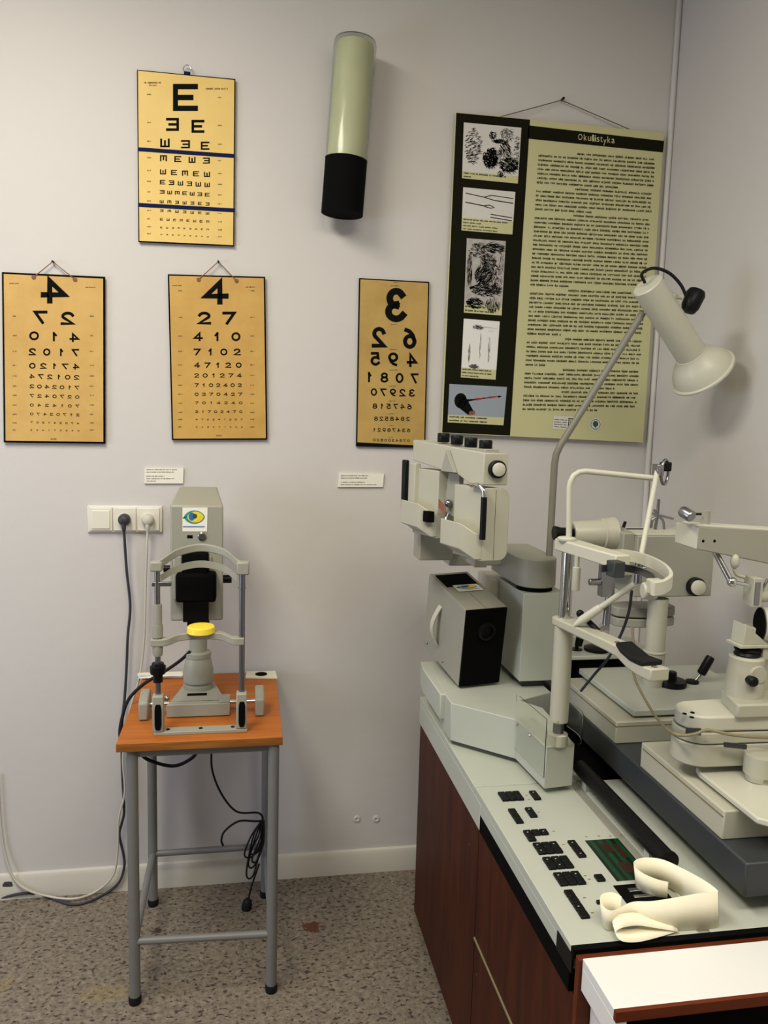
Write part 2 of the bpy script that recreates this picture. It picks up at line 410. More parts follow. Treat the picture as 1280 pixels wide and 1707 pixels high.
def make_chart(name, corners, sx, ox, oy, rows, paper, label, hang, border=(6, 6), mirror=False, extra=None, yb=-.012, ticks=None):
    fb = lambda x, y: at(ox+x/sx, oy+y/sx, y=yb)
    fs = lambda x, y: at(ox+x/sx, oy+y/sx, y=yb-.0008)
    fi = lambda x, y: at(ox+x/sx, oy+y/sx, y=yb-.0012)
    P = [fb(*p) for p in corners]
    root = thing(name, (sum(P, V())/4)*1.0, label, 'eye chart')
    part('board', MB().prism(P, (0, .006, 0)), M['blackmat'], root, bevel=.0008)
    m = MB(); q = [fs(*p) for p in inset_quad(corners, border[0])]
    m.prism(q, (0, .0008, 0))
    for row in rows:
        for (ch, cx, cy, w_, h_) in row:
            if ch in 'RLUD':
                t = h_/5
                def R_(a0, b0, a1, b1):
                    pts = [(a0, b0), (a1, b0), (a1, b1), (a0, b1)]
                    rot = {'R': lambda a, b: (a, b), 'L': lambda a, b: (-a, b), 'U': lambda a, b: (b, -a), 'D': lambda a, b: (b, a)}[ch]
                    m.add([fi(cx+rot(a, b)[0]*w_/h_, cy+rot(a, b)[1]) for a, b in pts], [(0, 1, 2, 3)], 1)
                h2 = h_/2
                R_(-h2, -h2, -h2+t, h2)
                for k in (-1, 0, 1):
                    R_(-h2+t, k*2*t-t/2, h2-(t*.9 if k == 0 else 0), k*2*t+t/2)
            else: put_digit(m, ch, fi, cx, cy, w_, h_, 1, mirror, .22 if not mirror or sx < 4 else .195)
    if ticks:
        for (tx, ty, tw, th) in ticks: words(m, fi, tx-tw/2, tx+tw/2, ty, th, 2)
    if extra: extra(m, fi)
    part('sheet', m, [paper, M['ink'], M['inkfaint'], M['bluetape']], root)
    if hang: hang(root, fb)
    return root
def cord_hang(nail, left, right):
    def h(root, fb):
        a, b, n = at(*left, y=-.014), at(*right, y=-.014), at(*nail, y=-.012)
        part('hanging_cord', MB().tube([a, n, b], .0016, n=6, smooth=0), M['string'], root)
        part('nail', MB().cyl(n+V((0, .012, 0)), n+V((0, -.006, 0)), .003, n=8), M['rubber'], root)
        for e in (a, b): part('eyelet', MB().lathe(e+V((0, .002, 0)), (0, -1, 0), [(.006, 0), (.006, .003), (.003, .004)], n=12), M['string'], root)
    return h
def row(s, x0, x1, y0, h, w_=None, y1=None):
    n = len(s); y1 = y0 if y1 is None else y1
    return [(c, x0+(x1-x0)*i/max(n-1, 1), y0+(y1-y0)*i/max(n-1, 1), (w_ or h)*(.55 if c == '1' else 1), h) for i, c in enumerate(s)]
def skew_rows(rws):
    return [row(*r) for r in rws]

S2 = 1280/460
rowsR = [[('4', 1001, 187, 118, 114)], row('27', 948, 1062, 307, 60, 62), row('410', 919, 1094, 393, 41, 42), row('7102', 914, 1100, 464, 32, 33),
         row('47120', 914, 1107, 525, 25, 27), row('201274', 912, 1110, 573, 20, 23), row('7102402', 912, 1112, 618, 17, 20), row('0270427', 912, 1114, 660, 15, 19),
         row('7014240', 912, 1116, 700, 13, 17), row('21702470', 912, 1117, 741, 12, 15), row('470241207', 912, 1120, 777, 8, 10), row('042071402', 912, 1122, 812, 6, 8)]
tk = lambda xs, ys: [(x, y, 22, 5) for x in xs for y in ys]
make_chart('eye_chart', [(778, 103), (1230, 115), (1240, 871), (797, 873)], S2, 0, 420, rowsR, M['chart_ochre'],
    'ochre number chart headed by an upright 4, hanging by a cord above the table instrument', cord_hang((364, 436), (331, 466), (394, 468)),
    border=(7, 7), ticks=tk((838, 1172), (180, 303, 390, 461, 524, 572, 618, 660, 702, 744, 777, 812))+[(822, 156, 46, 5), (1162, 163, 46, 5), (1018, 852, 30, 6)])
rowsL = [[('4', 250, 180, 122, 118)], row('72', 188, 313, 303, 62, 64, 308), row('014', 158, 345, 389, 42, 45, 397), row('2017', 150, 350, 463, 34, 34, 467),
         row('02174', 150, 353, 528, 27, 30, 532), row('472102', 148, 355, 577, 22, 25, 582), row('2042017', 148, 357, 623, 18, 22, 630), row('7240720', 148, 358, 667, 16, 20, 673),
         row('0424107', 147, 359, 710, 14, 18, 715), row('07420712', 147, 361, 751, 13, 16, 756), row('702142074', 147, 362, 790, 9, 11, 795), row('204170240', 145, 364, 826, 7, 9, 829)]
make_chart('eye_chart', [(8, 93), (487, 115), (488, 890), (17, 884)], S2, 0, 420, rowsL, M['chart_ochre_b'],
    'mirror-written ochre number chart headed by a reversed 4, hanging at the far left', cord_hang((88, 436), (56, 462), (125, 466)),
    border=(9, 9), mirror=True, ticks=tk((70, 428), (298, 388, 461, 526, 575, 622, 665, 710, 753, 793, 826))+[(66, 146, 46, 5), (420, 164, 46, 5), (250, 868, 30, 6)])
E_rows = [[('R', 860, 452, 116, 126)], [('L', 800, 577, 60, 60), ('R', 918, 586, 60, 60)], [('U', 765, 663, 44, 40), ('L', 860, 669, 42, 38), ('R', 951, 676, 40, 38)],
          row('DRUL', 758, 957, 734, 28, 32, 745), row('URDRU', 756, 960, 797, 24, 28, 809), row('RLULUU', 754, 961, 845, 21, 25, 857),
          row('LUDRULR', 752, 961, 890, 17, 22, 903), row('UDLULRL', 750, 962, 935, 15, 18, 946), row('LDULURU', 750, 962, 977, 12, 16, 989),
          row('RURDRURD', 749, 963, 1017, 11, 14, 1028), row('RULDRLURD', 748, 963, 1055, 7, 10, 1064), row('ULRDURLDU', 748, 964, 1087, 5, 8, 1098)]
def e_tapes(m, fi):
    for (ya, yb_) in ((692, 724), (950, 976)):
        f2 = lambda x, y: fi(x, y)+V((0, -.0006, 0))
        m.add([f2(640, ya-9), f2(1090, yb_-9), f2(1090, yb_+9), f2(640, ya+9)], [(0, 1, 2, 3)], 3)
def e_hang(root, fb):
    n = at(312, 116, y=-.014)
    part('hanging_ring', MB().tube([n+V((.011*cos(a*pi/5), 0, .011*sin(a*pi/5)+.002)) for a in range(11)], .0018, n=6, smooth=2), M['steel'], root)
    part('ring_clip', MB().box(n.x-.009, n.x+.009, n.y-.002, n.y+.004, n.z-.014, n.z-.006), M['bluetape'], root)
make_chart('eye_chart', [(635, 323), (1092, 366), (1086, 1142), (642, 1122)], S2, 0, 0, E_rows, M['chart_yellow'],
    'yellow tumbling E chart crossed by two navy blue bands, highest chart on the wall', e_hang, border=(5, 5), extra=e_tapes,
    ticks=[(x, y+(14 if x > 800 else 0), 20, 5) for x in (692, 1021) for y in (438, 568, 655, 731, 791, 841, 890, 932, 976, 1015, 1052, 1084)]+[(708, 384, 78, 7), (710, 396, 40, 5), (1008, 412, 108, 7)])
S3 = 1280/300
rows3 = [[('3', 510, 292, 158, 245)], [('2', 390, 522, 102, 148), ('6', 610, 530, 96, 148)], [('5', 365, 675, 72, 98), ('9', 492, 678, 72, 98), ('4', 625, 684, 74, 98)],
         row('1807', 322, 645, 805, 72, 56, 814), row('07923', 355, 625, 911, 54, 44, 918), row('815746', 362, 608, 1011, 38, 32, 1016),
         row('8258482', 370, 597, 1100, 30, 26, 1103), row('12987436', 358, 602, 1180, 26, 24, 1184), row('0280034570', 358, 600, 1252, 19, 20, 1258)]
S7 = 1707/400
make_chart('eye_chart', [(250, 100), (750, 127), (720, 1310), (228, 1298)], S7, 540, 440, rows3, M['chart_tan'],
    'narrow tan chart headed by a large reversed 3, leftwards of the dark and cream poster', None, border=(9, 9), mirror=True, yb=-.010,
    extra=lambda m, fi: (m.add([fi(232, 1268), fi(640, 1290), fi(640, 1306), fi(232, 1297)], [(0, 1, 2, 3)], 1)),
    ticks=[(512, 130, 34, 5), (505, 156, 60, 6), (500, 431, 44, 6), (497, 609, 50, 6), (495, 755, 60, 6), (488, 870, 50, 5), (486, 975, 46, 5), (482, 1066, 44, 5), (480, 1150, 36, 5), (478, 1232, 36, 5)])

# caption cards
for (c, lab, xs) in (([(241, 780), (306, 780.5), (305, 806), (240.5, 806)], 'small white printed caption card just above the white sockets and table instrument', 241),
                 ([(565, 788), (640, 790), (638, 812), (563, 812)], 'small white printed caption card under the narrow tan chart', 565)):
    P = [at(*p, y=-.007) for p in c]
    m = MB(); m.prism(P, (0, .006, 0))
    fn = lambda x, y: at(x, y, y=-.0074)
    ys = (783, 787, 794, 798, 802) if xs == 241 else (793, 797, 804, 808)
    ws = (.92, .85, .55, .85, .3) if xs == 241 else (.72, .7, .62, .95)
    for y_, w_ in zip(ys, ws): words(m, fn, xs+3, xs+3+56*w_*(1.15 if xs > 500 else 1), y_, 1.3, 1, 1.1)
    o = part('caption_card', m, [M['card'], M['inkfaint']]); tag(o, lab, 'label', 'printed caption cards')

# ================================================================ poster
PT = (760, 187), (1107, 221), (1072, 738), (735, 722)
def pf(dy=0): return lambda x, y: at(x, y, y=-.022-dy)
f0 = pf(); f1 = pf(.0006); f2 = pf(.0010); f3 = pf(.0014); f4 = pf(.0018)
root = thing('information_poster', at(930, 460, y=-.02), 'large hanging poster with dark picture column and dense cream text panel titled Okulistyka', 'poster')
part('poster_board', MB().prism([f0(*p) for p in PT], (0, .008, 0)), M['poster'], root, bevel=.001)
m = MB()
# text panel ink
tl, tr = (884, 199), (1107, 221)
# header band (dark)
m.add([f1(881, 209), f1(1107, 235), f1(1105, 254), f1(879, 231)], [(0, 1, 2, 3)], 0)
m.add([f1(760.5, 188), f1(883.5, 199.5), f1(850, 726), f1(737, 721)], [(0, 1, 2, 3)], 0)
part('dark_panel', m, [M['posterdark']], root)
m = MB()
tx = 'Okulistyka'; adv = {'O': 8.4, 'k': 6.2, 'u': 6.4, 'l': 3.4, 'i': 3.0, 's': 5.6, 't': 4.2, 'y': 6.0, 'a': 6.0}
x = 963; 
for ch in tx:
    a = adv[ch]; g = glyph(ch, 0)
    h_ = {'O': 10, 'k': 11, 'l': 11, 'i': 10.5, 't': 9.5, 'y': 10}.get(ch, 7.6); cy = 231.3 + (x-963)*.098 - (h_-8)/2 + (5 if ch == 'y' else 0)
    put_glyph(m, ch, f2, x+a/2, cy-2, a*.84, h_, 0, False, 0); x += a*1.13
part('title', m, [M['poster']], root)
# body text
m = MB()
rr = random.Random(3)
paras = [(8, .7), (6, .5), (17, .34), (11, .3), (7, .18), (5, .8), (5, .66)]
def edge(t):   # left and right limits of the type area, t = 0..1 down the text
    L0, L1 = V((898, 252)), V((871, 682)); R0, R1 = V((1093, 266)), V((1062, 685))
    return L0.lerp(L1, t), R0.lerp(R1, t)
n_all = sum(p[0] for p in paras); i = 0
for cnt, last in paras:
    for k in range(cnt):
        a, b = edge(i/(n_all-1)); i += 1
        u0 = .33 if k == 0 else 0; u1 = last if k == cnt-1 else 1
        L_ = (b-a).length; d = (b-a)/L_; nn = V((-d.y, d.x))
        fn = lambda x, y, a=a, d=d, nn=nn: f2(*(a+d*x+nn*y))
        words(m, fn, u0*L_, u1*L_, 0, 2.9, 0, 2.6, rr)
part('printed_text', m, [M['postertext']], root)
# pictures
def quad_fn(c, f):
    tl, tr, br, bl = [V(p) for p in c]
    return lambda u, v: f(*((tl*(1-u)+tr*u)*(1-v)+(bl*(1-u)+br*u)*v))
def picture(c, split, base, strokes, capl, mats):
    m = MB(); q1 = quad_fn(c, f2); q2 = quad_fn(c, f3)
    put_rect(m, q1, 0, 0, 1, split, 0); put_rect(m, q1, 0, split, 1, 1, 1)
    strokes(m, q2)
    n = len(capl)
    for k, w_ in enumerate(capl):
        yy = split+(1-split)*(k+.55)/(n+.15)
        words(m, q2, .03, .03+.9*w_, yy, (1-split)/n*.34, 2, .022, rr)
    part('picture', m, mats, root)
def line(m, q, x0, y0, x1, y1, w_, mi):
    d = V((x1-x0, y1-y0)); L_ = d.length or 1; n = V((-d.y, d.x))/L_*w_/2
    m.add([q(x0+n.x, y0+n.y), q(x1+n.x*.3, y1+n.y*.3), q(x1-n.x*.3, y1-n.y*.3), q(x0-n.x, y0-n.y)], [(0, 1, 2, 3)], mi)
def hatch(m, q, cx, cy, rx, ry, n, L_, ang, w_, mi, jit=.4):
    for _ in range(n):
        a = rr.random()*2*pi; r_ = math.sqrt(rr.random()); x = cx+rx*r_*cos(a); y = cy+ry*r_*sin(a)
        t = ang+rr.uniform(-jit, jit)
        x1 = min(max(x+L_*cos(t), .01), .99); y1 = min(max(y+L_*sin(t), .01), .97)
        line(m, q, min(max(x, .01), .99), min(max(y, .01), .97), x1, y1, w_, mi)
def pic1(m, q):
    hatch(m, q, .17, .42, .15, .33, 190, .05, -.4, .012, 2)
    hatch(m, q, .48, .58, .13, .17, 260, .07, .6, .016, 2, 1.2)
    hatch(m, q, .80, .68, .17, .13, 230, .07, .2, .013, 2, .8)
    hatch(m, q, .72, .42, .12, .16, 90, .08, 1.0, .011, 2)
    hatch(m, q, .50, .17, .06, .07, 60, .04, .6, .012, 2, 1.4)
    hatch(m, q, .75, .14, .11, .11, 70, .06, 1.1, .009, 2, 1.4)
    hatch(m, q, .62, .28, .13, .04, 60, .06, .2, .013, 2)
    hatch(m, q, .93, .45, .05, .3, 90, .04, -.4, .01, 2)
    hatch(m, q, .70, .84, .05, .05, 25, .05, 2.0, .012, 2)
picture([(773, 204), (869, 213), (863, 306), (770, 297)], .87, 0, pic1, [.85, .16], [M['pic'], M['poster'], M['ink']])
def pic2(m, q):
    for (x0, y0, x1, y1, w_) in ((.05, .13, .42, .19, .02), (.42, .18, .55, .13, .02), (.55, .13, .97, .16, .018), (.42, .19, .6, .24, .02), (.6, .24, .97, .27, .022),
                                 (.05, .34, .42, .39, .022), (.42, .38, .52, .36, .02), (.52, .36, .6, .39, .02), (.42, .4, .55, .43, .02), (.55, .43, .62, .40, .02),
                                 (.55, .57, .97, .61, .02), (.55, .64, .97, .68, .02), (.55, .56, .55, .65, .02)):
        m.add([q(x0, y0-w_/2), q(x1, y1-w_/2), q(x1, y1+w_/2), q(x0, y0+w_/2)], [(0, 1, 2, 3)], 2)
picture([(772, 312), (859, 320), (854, 391), (769, 384)], .70, 0, pic2, [.98, .4, .75, .75], [M['pic'], M['poster'], M['ink']])
def pic3(m, q):
    hatch(m, q, .3, .15, .25, .1, 130, .06, .1, .010, 2, .3)
    hatch(m, q, .7, .1, .25, .07, 110, .1, .1, .010, 2, .2)
    hatch(m, q, .55, .28, .2, .08, 130, .07, .8, .010, 2, 1.5)
    hatch(m, q, .45, .5, .22, .12, 180, .10, -.6, .012, 2, .5)
    hatch(m, q, .75, .45, .12, .16, 110, .06, .5, .010, 2, 1.2)
    hatch(m, q, .5, .68, .4, .08, 170, .12, -.2, .011, 2, .4)
    hatch(m, q, .25, .86, .22, .07, 130, .08, .1, .012, 2, .2)
    hatch(m, q, .75, .86, .2, .09, 120, .05, 1.3, .011, 2, .6)
    hatch(m, q, .1, .4, .07, .22, 90, .08, 1.4, .010, 2, .2)
    hatch(m, q, .92, .3, .06, .3, 60, .05, 1.5, .007, 2, .2)
picture([(778, 397), (843, 402), (836, 526), (773, 521)], .885, 0, pic3, [.6, .85], [M['engraved'], M['poster'], M['ink']])
def pic4(m, q):
    for cy in (.13, .80):
        cx = .38 if cy < .5 else .33
        hatch(m, q, cx, cy, .14, .035, 60, .07, .05, .006, 2, .3)
        m.add([q(cx+.05*cos(a*pi/5), cy+.028*sin(a*pi/5)) for a in range(10)], [tuple(range(10))], 3)
    hatch(m, q, .20, .55, .03, .16, 50, .05, 1.5, .006, 2, .2)
    hatch(m, q, .50, .42, .02, .22, 45, .05, 1.5, .006, 3, .1)
    hatch(m, q, .75, .48, .03, .22, 60, .05, 1.45, .006, 3, .3)
    line(m, q, .55, .115, .95, .125, .006, 2); line(m, q, .7, .18, .9, .17, .004, 3)
picture([(773, 531), (833, 536), (826, 633), (768, 629)], .83, 0, pic4, [.95, .95, .55], [M['whitelam'], M['poster'], M['ink'], M['picmid']])
def pic5(m, q):
    m.add([q(.21+.11*cos(a*pi/8), .42+.2*sin(a*pi/8)) for a in range(16)], [tuple(range(16))], 2)
    m.add([q(.2, .3), q(.3, .32), q(.47, .72), q(.36, .78), q(.16, .58)], [(0, 1, 2, 3, 4)], 2)
    m.add([q(.38, .68), q(.47, .66), q(.48, .76), q(.37, .79)], [(0, 1, 2, 3)], 3)
    line(m, q, .30, .41, .50, .36, .07, 2); line(m, q, .47, .365, .70, .30, .06, 4)
    line(m, q, .6, .325, .72, .30, .04, 2); line(m, q, .70, .30, .90, .25, .05, 4); line(m, q, .86, .265, .92, .25, .06, 2)
picture([(749, 640), (845, 645), (839, 709), (746, 704)], .80, 0, pic5, [.78, .78], [M['picgrey'], M['poster'], M['ink'], M['string'], M['red']])
# two small printed emblems at the foot of the text
m = MB(); q = quad_fn([(923, 693), (956, 695), (954, 717), (921, 715)], f2); q2 = quad_fn([(923, 693), (956, 695), (954, 717), (921, 715)], f3)
put_rect(m, q, 0, 0, 1, 1, 0)
for k in range(4): words(m, q2, .05, .72, .28+k*.18, .055, 1, .05, rr)
for (a, b, c, d) in ((.74, .1, .98, .16), (.76, .16, .80, .9), (.92, .16, .96, .9), (.74, .88, .98, .94), (.84, .2, .86, .85)): put_rect(m, q2, a, b, c, d, 1)
part('printed_emblem', m, [M['pic'], M['ink']], root)
c = (992.5, 707.5); m = MB()
for r_, mi, ff in ((10.5, 0, f2), (8.6, 1, f3), (7.6, 0, f4)): m.add([ff(c[0]+r_*.95*cos(a*pi/14), c[1]+r_*sin(a*pi/14)) for a in range(28)], [tuple(range(28))], mi)
fx = pf(.0022)
m.add([fx(c[0]+4.6*(1+.12*sin(a*3))*cos(a*pi/12), c[1]-.8+5*(1+.12*cos(a*2.3))*sin(a*pi/12)) for a in range(24)], [tuple(range(24))], 1)
m.add([fx(c[0]-.8, c[1]+3), fx(c[0]+.8, c[1]+3), fx(c[0]+.8, c[1]+6.5), fx(c[0]-.8, c[1]+6.5)], [(0, 1, 2, 3)], 1)
part('printed_emblem', m, [M['pic'], M['green']], root)
part('hanging_cord', MB().tube([at(833, 195, y=-.02), at(936, 167, y=-.012), at(1050, 216, y=-.02)], .0015, n=6, smooth=0), M['twine'], root)
n = at(936, 167, y=0); part('nail', MB().cyl(n, n+V((0, -.018, 0)), .004, n=8), M['rubber'], root)

# ================================================================ wall lamp
YL = -.075
top, bot = at(592.5, 70, y=YL), at(570, 357, y=YL)
ax = (top-bot).normalized(); L_ = (top-bot).length
root = thing('wall_lamp', bot+V((0, .07, 0)), 'cylindrical wall lamp with pale opal shade over a black lower half, mounted tilted', 'lamp')
R_ = .0635
k = (at(541, 262, y=YL)-bot).dot(ax)/1.0
part('base_cylinder', MB().lathe(bot, ax, [(0, 0), (R_*.99, .0), (R_*.99, k), (0, k+.001)], n=40), M['blackmat'], root)
part('opal_shade', MB().lathe(bot+ax*k, ax, [(0, 0), (R_*.90, 0), (R_*.90, L_-k-.022), (R_*.86, L_-k-.010), (R_*.7, L_-k-.004), (0, L_-k-.002)], n=40), M['lampglass'], root)
m = MB(); a = ax; u = a.orthogonal().normalized(); w_ = a.cross(u); prof = [(R_, k+.001), (R_, L_-.012), (R_*.95, L_+.001), (R_*.7, L_+.008), (0, L_+.010), (0, L_+.008), (R_*.68, L_+.006), (R_*.93, L_-.001), (R_*.975, L_-.012), (R_*.975, k+.001), (R_, k+.001)]
N = 48
m.rings([[bot+a*h+(u*cos(2*pi*i/N)+w_*sin(2*pi*i/N))*max(r, 1e-5) for i in range(N)] for r, h in prof], cap=False)
part('glass_cylinder', m, M['glass'], root)
mid = bot.lerp(top, .35)
part('wall_bracket', MB().obox(mid+V((-.035, .02, -.06)), (.07, 0, 0), (0, .055, 0), (0, 0, .12)), M['black'], root, bevel=.004)

# ================================================================ sockets
fs_ = lambda x, y, d=.0: at(x, y, y=-.010-d)
a, b = at(146, 842, y=0), at(271, 887, y=0)
x0, x1, z0, z1 = a.x, b.x, b.z, a.z
root = thing('socket_strip', ((x0+x1)/2, 0, z0), 'white triple wall plate with blank cover and two sockets, above the table', 'socket')
part('frame', MB().box(x0, x1, -.010, 0, z0, z1), M['white'], root, bevel=.003)
W3 = (x1-x0-.012)/3
for i in range(3):
    xa = x0+.006+i*W3
    part('cover_plate' if i == 0 else 'socket_plate', MB().box(xa+.0015, xa+W3-.0015, -.016, -.008, z0+.006, z1-.006), M['white'], root, bevel=.002)
    cx = xa+W3/2; cz = (z0+z1)/2
    if i == 0: part('rocker', MB().box(xa+.008, xa+W3-.008, -.019, -.012, z0+.012, z1-.014), M['white'], root, bevel=.002)
    else:
        part('socket_well', MB().lathe((cx, -.0155, cz), (0, -1, 0), [(.021, 0), (.021, .002), (.018, .002), (.018, .0005), (0, .0005)], n=32), M['white'], root)
sock = [(x0+.006+i*W3+W3/2, (z0+z1)/2) for i in (1, 2)]
# dark plug + cable
def plug(name, sx_, sz_, mt, label, path, r, cat='cable'):
    rt_ = thing(name, (sx_, -.015, sz_), label, cat)
    part('plug', MB().lathe((sx_, -.016, sz_), (0, -1, 0), [(.0185, 0), (.0185, .012), (.015, .024), (.010, .028), (0, .029)]).tube([(sx_, -.034, sz_-.002), (sx_, -.036, sz_-.018), (sx_, -.034, sz_-.034)], lambda t: .0085-.003*t), mt, rt_)
    part('cable', MB().tube([(sx_, -.034, sz_-.03)]+path, r), mt, rt_)
    return rt_
def wp(pts, y=-.03): return [at(a, b, y=(c if c is not None else y)) for a, b, c in [(p+(None,))[:3] for p in pts]]
plug('plug_cable', sock[0][0], sock[0][1], M['grey_cable'], 'dark grey plug in the middle socket with its cable running down behind the table',
     wp([(211, 950), (217, 1010), (213, 1060), (211, 1110), (208, 1160), (203, 1215), (204, 1290), (207, 1350), (203, 1372), (199, 1392), (206, 1425), (207, 1445), (199, 1470)], -.025)+[at(178, 1488, z=.006), at(148, 1503, z=.005), at(115, 1507, z=.005), at(70, 1492, z=.005), at(40, 1489, y=-.022), at(0, 1497, z=.005)], .0042)
plug('plug_cable', sock[1][0], sock[1][1], M['cream_cable'], 'pale cream plug in the right-hand socket with thin cable running down behind the table',
     wp([(244, 935), (242, 1010), (240, 1070), (232, 1130), (215, 1190), (205, 1260), (208, 1320), (198, 1365), (196, 1420), (188, 1460)], -.035)+[at(160, 1486, z=.012), at(125, 1498, z=.012), at(85, 1495, z=.012), at(45, 1483, y=-.03), at(22, 1462, y=-.02), at(8, 1420, y=-.012), at(1, 1370, y=-.01), at(-4, 1290, y=-.01)], .0034)
o = part('smudge', MB().add([at(12+9*cos(a*pi/5)*(1+.4*sin(a*7)), 1474+6*sin(a*pi/5)*(1+.3*cos(a*5)), y=-.0146) for a in range(10)], [tuple(range(10))]), M['dirt'])
tag(o, 'dark dirty smudge on the skirting at far left', 'stain')

# ================================================================ small table
TX0, TX1, TY0, TY1, TZ = -.322, .093, -.548, -.022, .730
root = thing('side_table', ((TX0+TX1)/2, -.3, 0), 'small square table with orange wood top and grey tubular metal legs', 'table')
part('tabletop', MB().box(TX0, TX1, TY0, TY1, TZ-.003, TZ), M['orange'], root, bevel=.001)
part('tabletop_edge', MB().box(TX0, TX1, TY0, TY1, TZ-.022, TZ-.003), M['edge'], root, bevel=.001)
LG = {'fl': (-.287, -.522), 'fr': (.071, -.528), 'bl': (-.289, -.10), 'br': (.063, -.10)}
for k_, (lx, ly) in LG.items():
    l = part('leg', MB().cyl((lx, ly, .012), (lx, ly, TZ-.022), .0145, n=20), M['midgrey'], root)
    part('foot_cap', MB().lathe((lx, ly, 0), (0, 0, 1), [(.0155, 0), (.0165, .006), (.0165, .018), (.015, .022)]), M['rubber'], l)
zs = at(250, 1565, y=-.525).z; zb = at(300, 1420, y=-.10).z
part('crossbar', MB().cyl((LG['fl'][0], -.524, at(235, 1568, y=-.524).z), (LG['fr'][0], -.527, at(445, 1556, y=-.524).z), .010, n=16), M['midgrey'], root)
part('crossbar', MB().cyl((LG['bl'][0], -.10, zb), (LG['br'][0], -.10, zb), .010, n=16), M['midgrey'], root)
part('crossbar', MB().cyl((LG['bl'][0], -.10, zb), (LG['fl'][0], -.522, zb-.0), .010, n=16), M['midgrey'], root)
part('crossbar', MB().cyl((LG['br'][0], -.10, zb), (LG['fr'][0], -.522, zb-.0), .010, n=16), M['midgrey'], root)
part('apron', MB().box(TX0+.03, TX1-.03, TY0+.02, TY0+.032, TZ-.045, TZ-.022), M['midgrey'], root)
part('apron', MB().box(TX0+.03, TX1-.03, -.115, -.10, TZ-.045, TZ-.022), M['midgrey'], root)

# things lying on the small table
m = MB()
A = [at(233, 1118, z=TZ), at(304, 1117, z=TZ), at(303, 1131, z=TZ), at(231, 1131, z=TZ)]
A = [V((p.x, min(p.y, TY1-.005), TZ+.0005)) for p in A]
for k in range(4):
    o_ = V((.004*(k % 2), -.002*k, .0035*k)); m.prism([p+o_ for p in A], (0, 0, .0025))
m.band([A[3]+V((0, 0, .003)), A[3].lerp(A[2], .3)+V((0, -.006, .007)), A[3].lerp(A[2], .7)+V((0, -.004, .012)), A[2]+V((0, 0, .010))], (0, .02, 0), (0, 0, .0015))
o = part('folded_paper', m, M['card']); tag(o, 'folded white paper lying at the back left corner of the orange table', 'paper')
A = [at(411, 1113, z=TZ), at(458, 1113, z=TZ), at(462, 1132, z=TZ), at(409, 1131, z=TZ)]
A = [V((p.x, min(p.y, TY1-.003), TZ+.0005)) for p in A]
cen = sum(A, V())/4
o = part('card_with_disc', MB().prism(A, (0, 0, .004)).lathe(cen+V((0, 0, .004)), (0, 0, 1), [(.0, 0), (.019, 0), (.019, .0012), (0, .0014)], 1), [M['paper'], M['blackmat']]); tag(o, 'cream card with a black disc on the back right corner of the orange table', 'card')

# ================================================================ table instrument
root = thing('ophthalmometer', (-.13, -.38, TZ), 'grey-beige table eye instrument with yellow chin cup and arched forehead bands', 'eye instrument')
CX = -.138; CY = -.255
# sliding base
m = MB(); z0 = TZ+.002
xa, xb = at(277, 1195, y=-.39).x, at(383, 1195, y=-.39).x
m.prism([(xa, -.39, z0), (xb, -.39, z0), (xb, -.345, z0), (xb-.018, -.34, z0), (CX+.038, -.19, z0), (CX-.038, -.19, z0), (xa+.012, -.345, z0)], (0, 0, .036))
m.box(xb-.03, xb, -.385, -.33, z0+.036, z0+.040)
part('slide_base', m, M['greige'], root, bevel=.003)
part('base_slot', MB().box(CX-.027, CX+.027, -.325, -.308, z0+.035, z0+.0375), M['blackmat'], root)
m = MB(); zc = z0+.036
m.lathe((CX, CY, zc-.002), (0, 0, 1), [(.042, 0), (.042, .014), (.038, .016), (.038, .022), (.043, .024), (.043, .055), (.036, .088), (.034, .094), (.036, .095), (.036, .108), (.032, .110), (.025, .112), (.025, .185)], n=32)
part('column', m, M['greige'], root)
# axle and side handles
ya = -.365; za = TZ+.032
part('axle', MB().cyl((-.268, ya, za), (.028, ya, za), .0065, n=16), M['chrome'], root)
for sx_ in (-1, 1):
    xh = -.274 if sx_ < 0 else .036
    part('side_handle', MB().prism([(xh-.0125, -.405, TZ+.002), (xh-.0125, -.325, TZ+.018), (xh-.0125, -.325, TZ+.062), (xh-.0125, -.345, TZ+.070), (xh-.0125, -.395, TZ+.056), (xh-.0125, -.405, TZ+.048)], (.025, 0, 0)), M['greige'], root, bevel=.004)
s = at(278, 1164, y=-.33); part('clamp_knob', MB().sphere(s, .008), M['chrome'], root)
# chin rest frame
YB = -.487
xl, xr = at(263, 1100, y=YB).x, at(403, 1100, y=YB).x
bl, br_ = at(257, 1222, z=TZ).x, at(412, 1222, z=TZ).x
part('foot_bar', MB().box(bl, br_, -.507, -.473, TZ, TZ+.009), M['greige'], root, bevel=.0015)
for px_, py_ in ((281, 1212), (335, 1211), (388, 1210)):
    p = at(px_, py_, z=TZ+.009); part('screw', MB().lathe((p.x, -.49, TZ+.009), (0, 0, 1), [(.005, 0), (.005, .002), (.003, .003)], n=12), M['rubber'], root)
for (u0, u1) in ((253, 274), (392, 412)):
    a_, b_ = at(u0, 1180, y=YB).x, at(u1, 1180, y=YB).x
    up_ = part('upright', MB().box(a_+.003, b_-.001, YB-.02, YB+.012, TZ+.009, TZ+.105), M['greige'], root, bevel=.003)
    c_ = (a_+b_)/2+.002
    m = MB(); pr = []
    for k in range(24):
        t = 2*pi*k/24; pr.append((c_+.0085*max(-1, min(1, 1.25*cos(t))), YB-.0205, TZ+.050+.034*max(-1, min(1, 1.15*sin(t)))))
    part('black_inset', m.prism(pr, (0, -.002, 0)), M['blackmat'], up_)
zt = at(263, 940, y=YB).z; zt2 = at(405, 940, y=YB).z
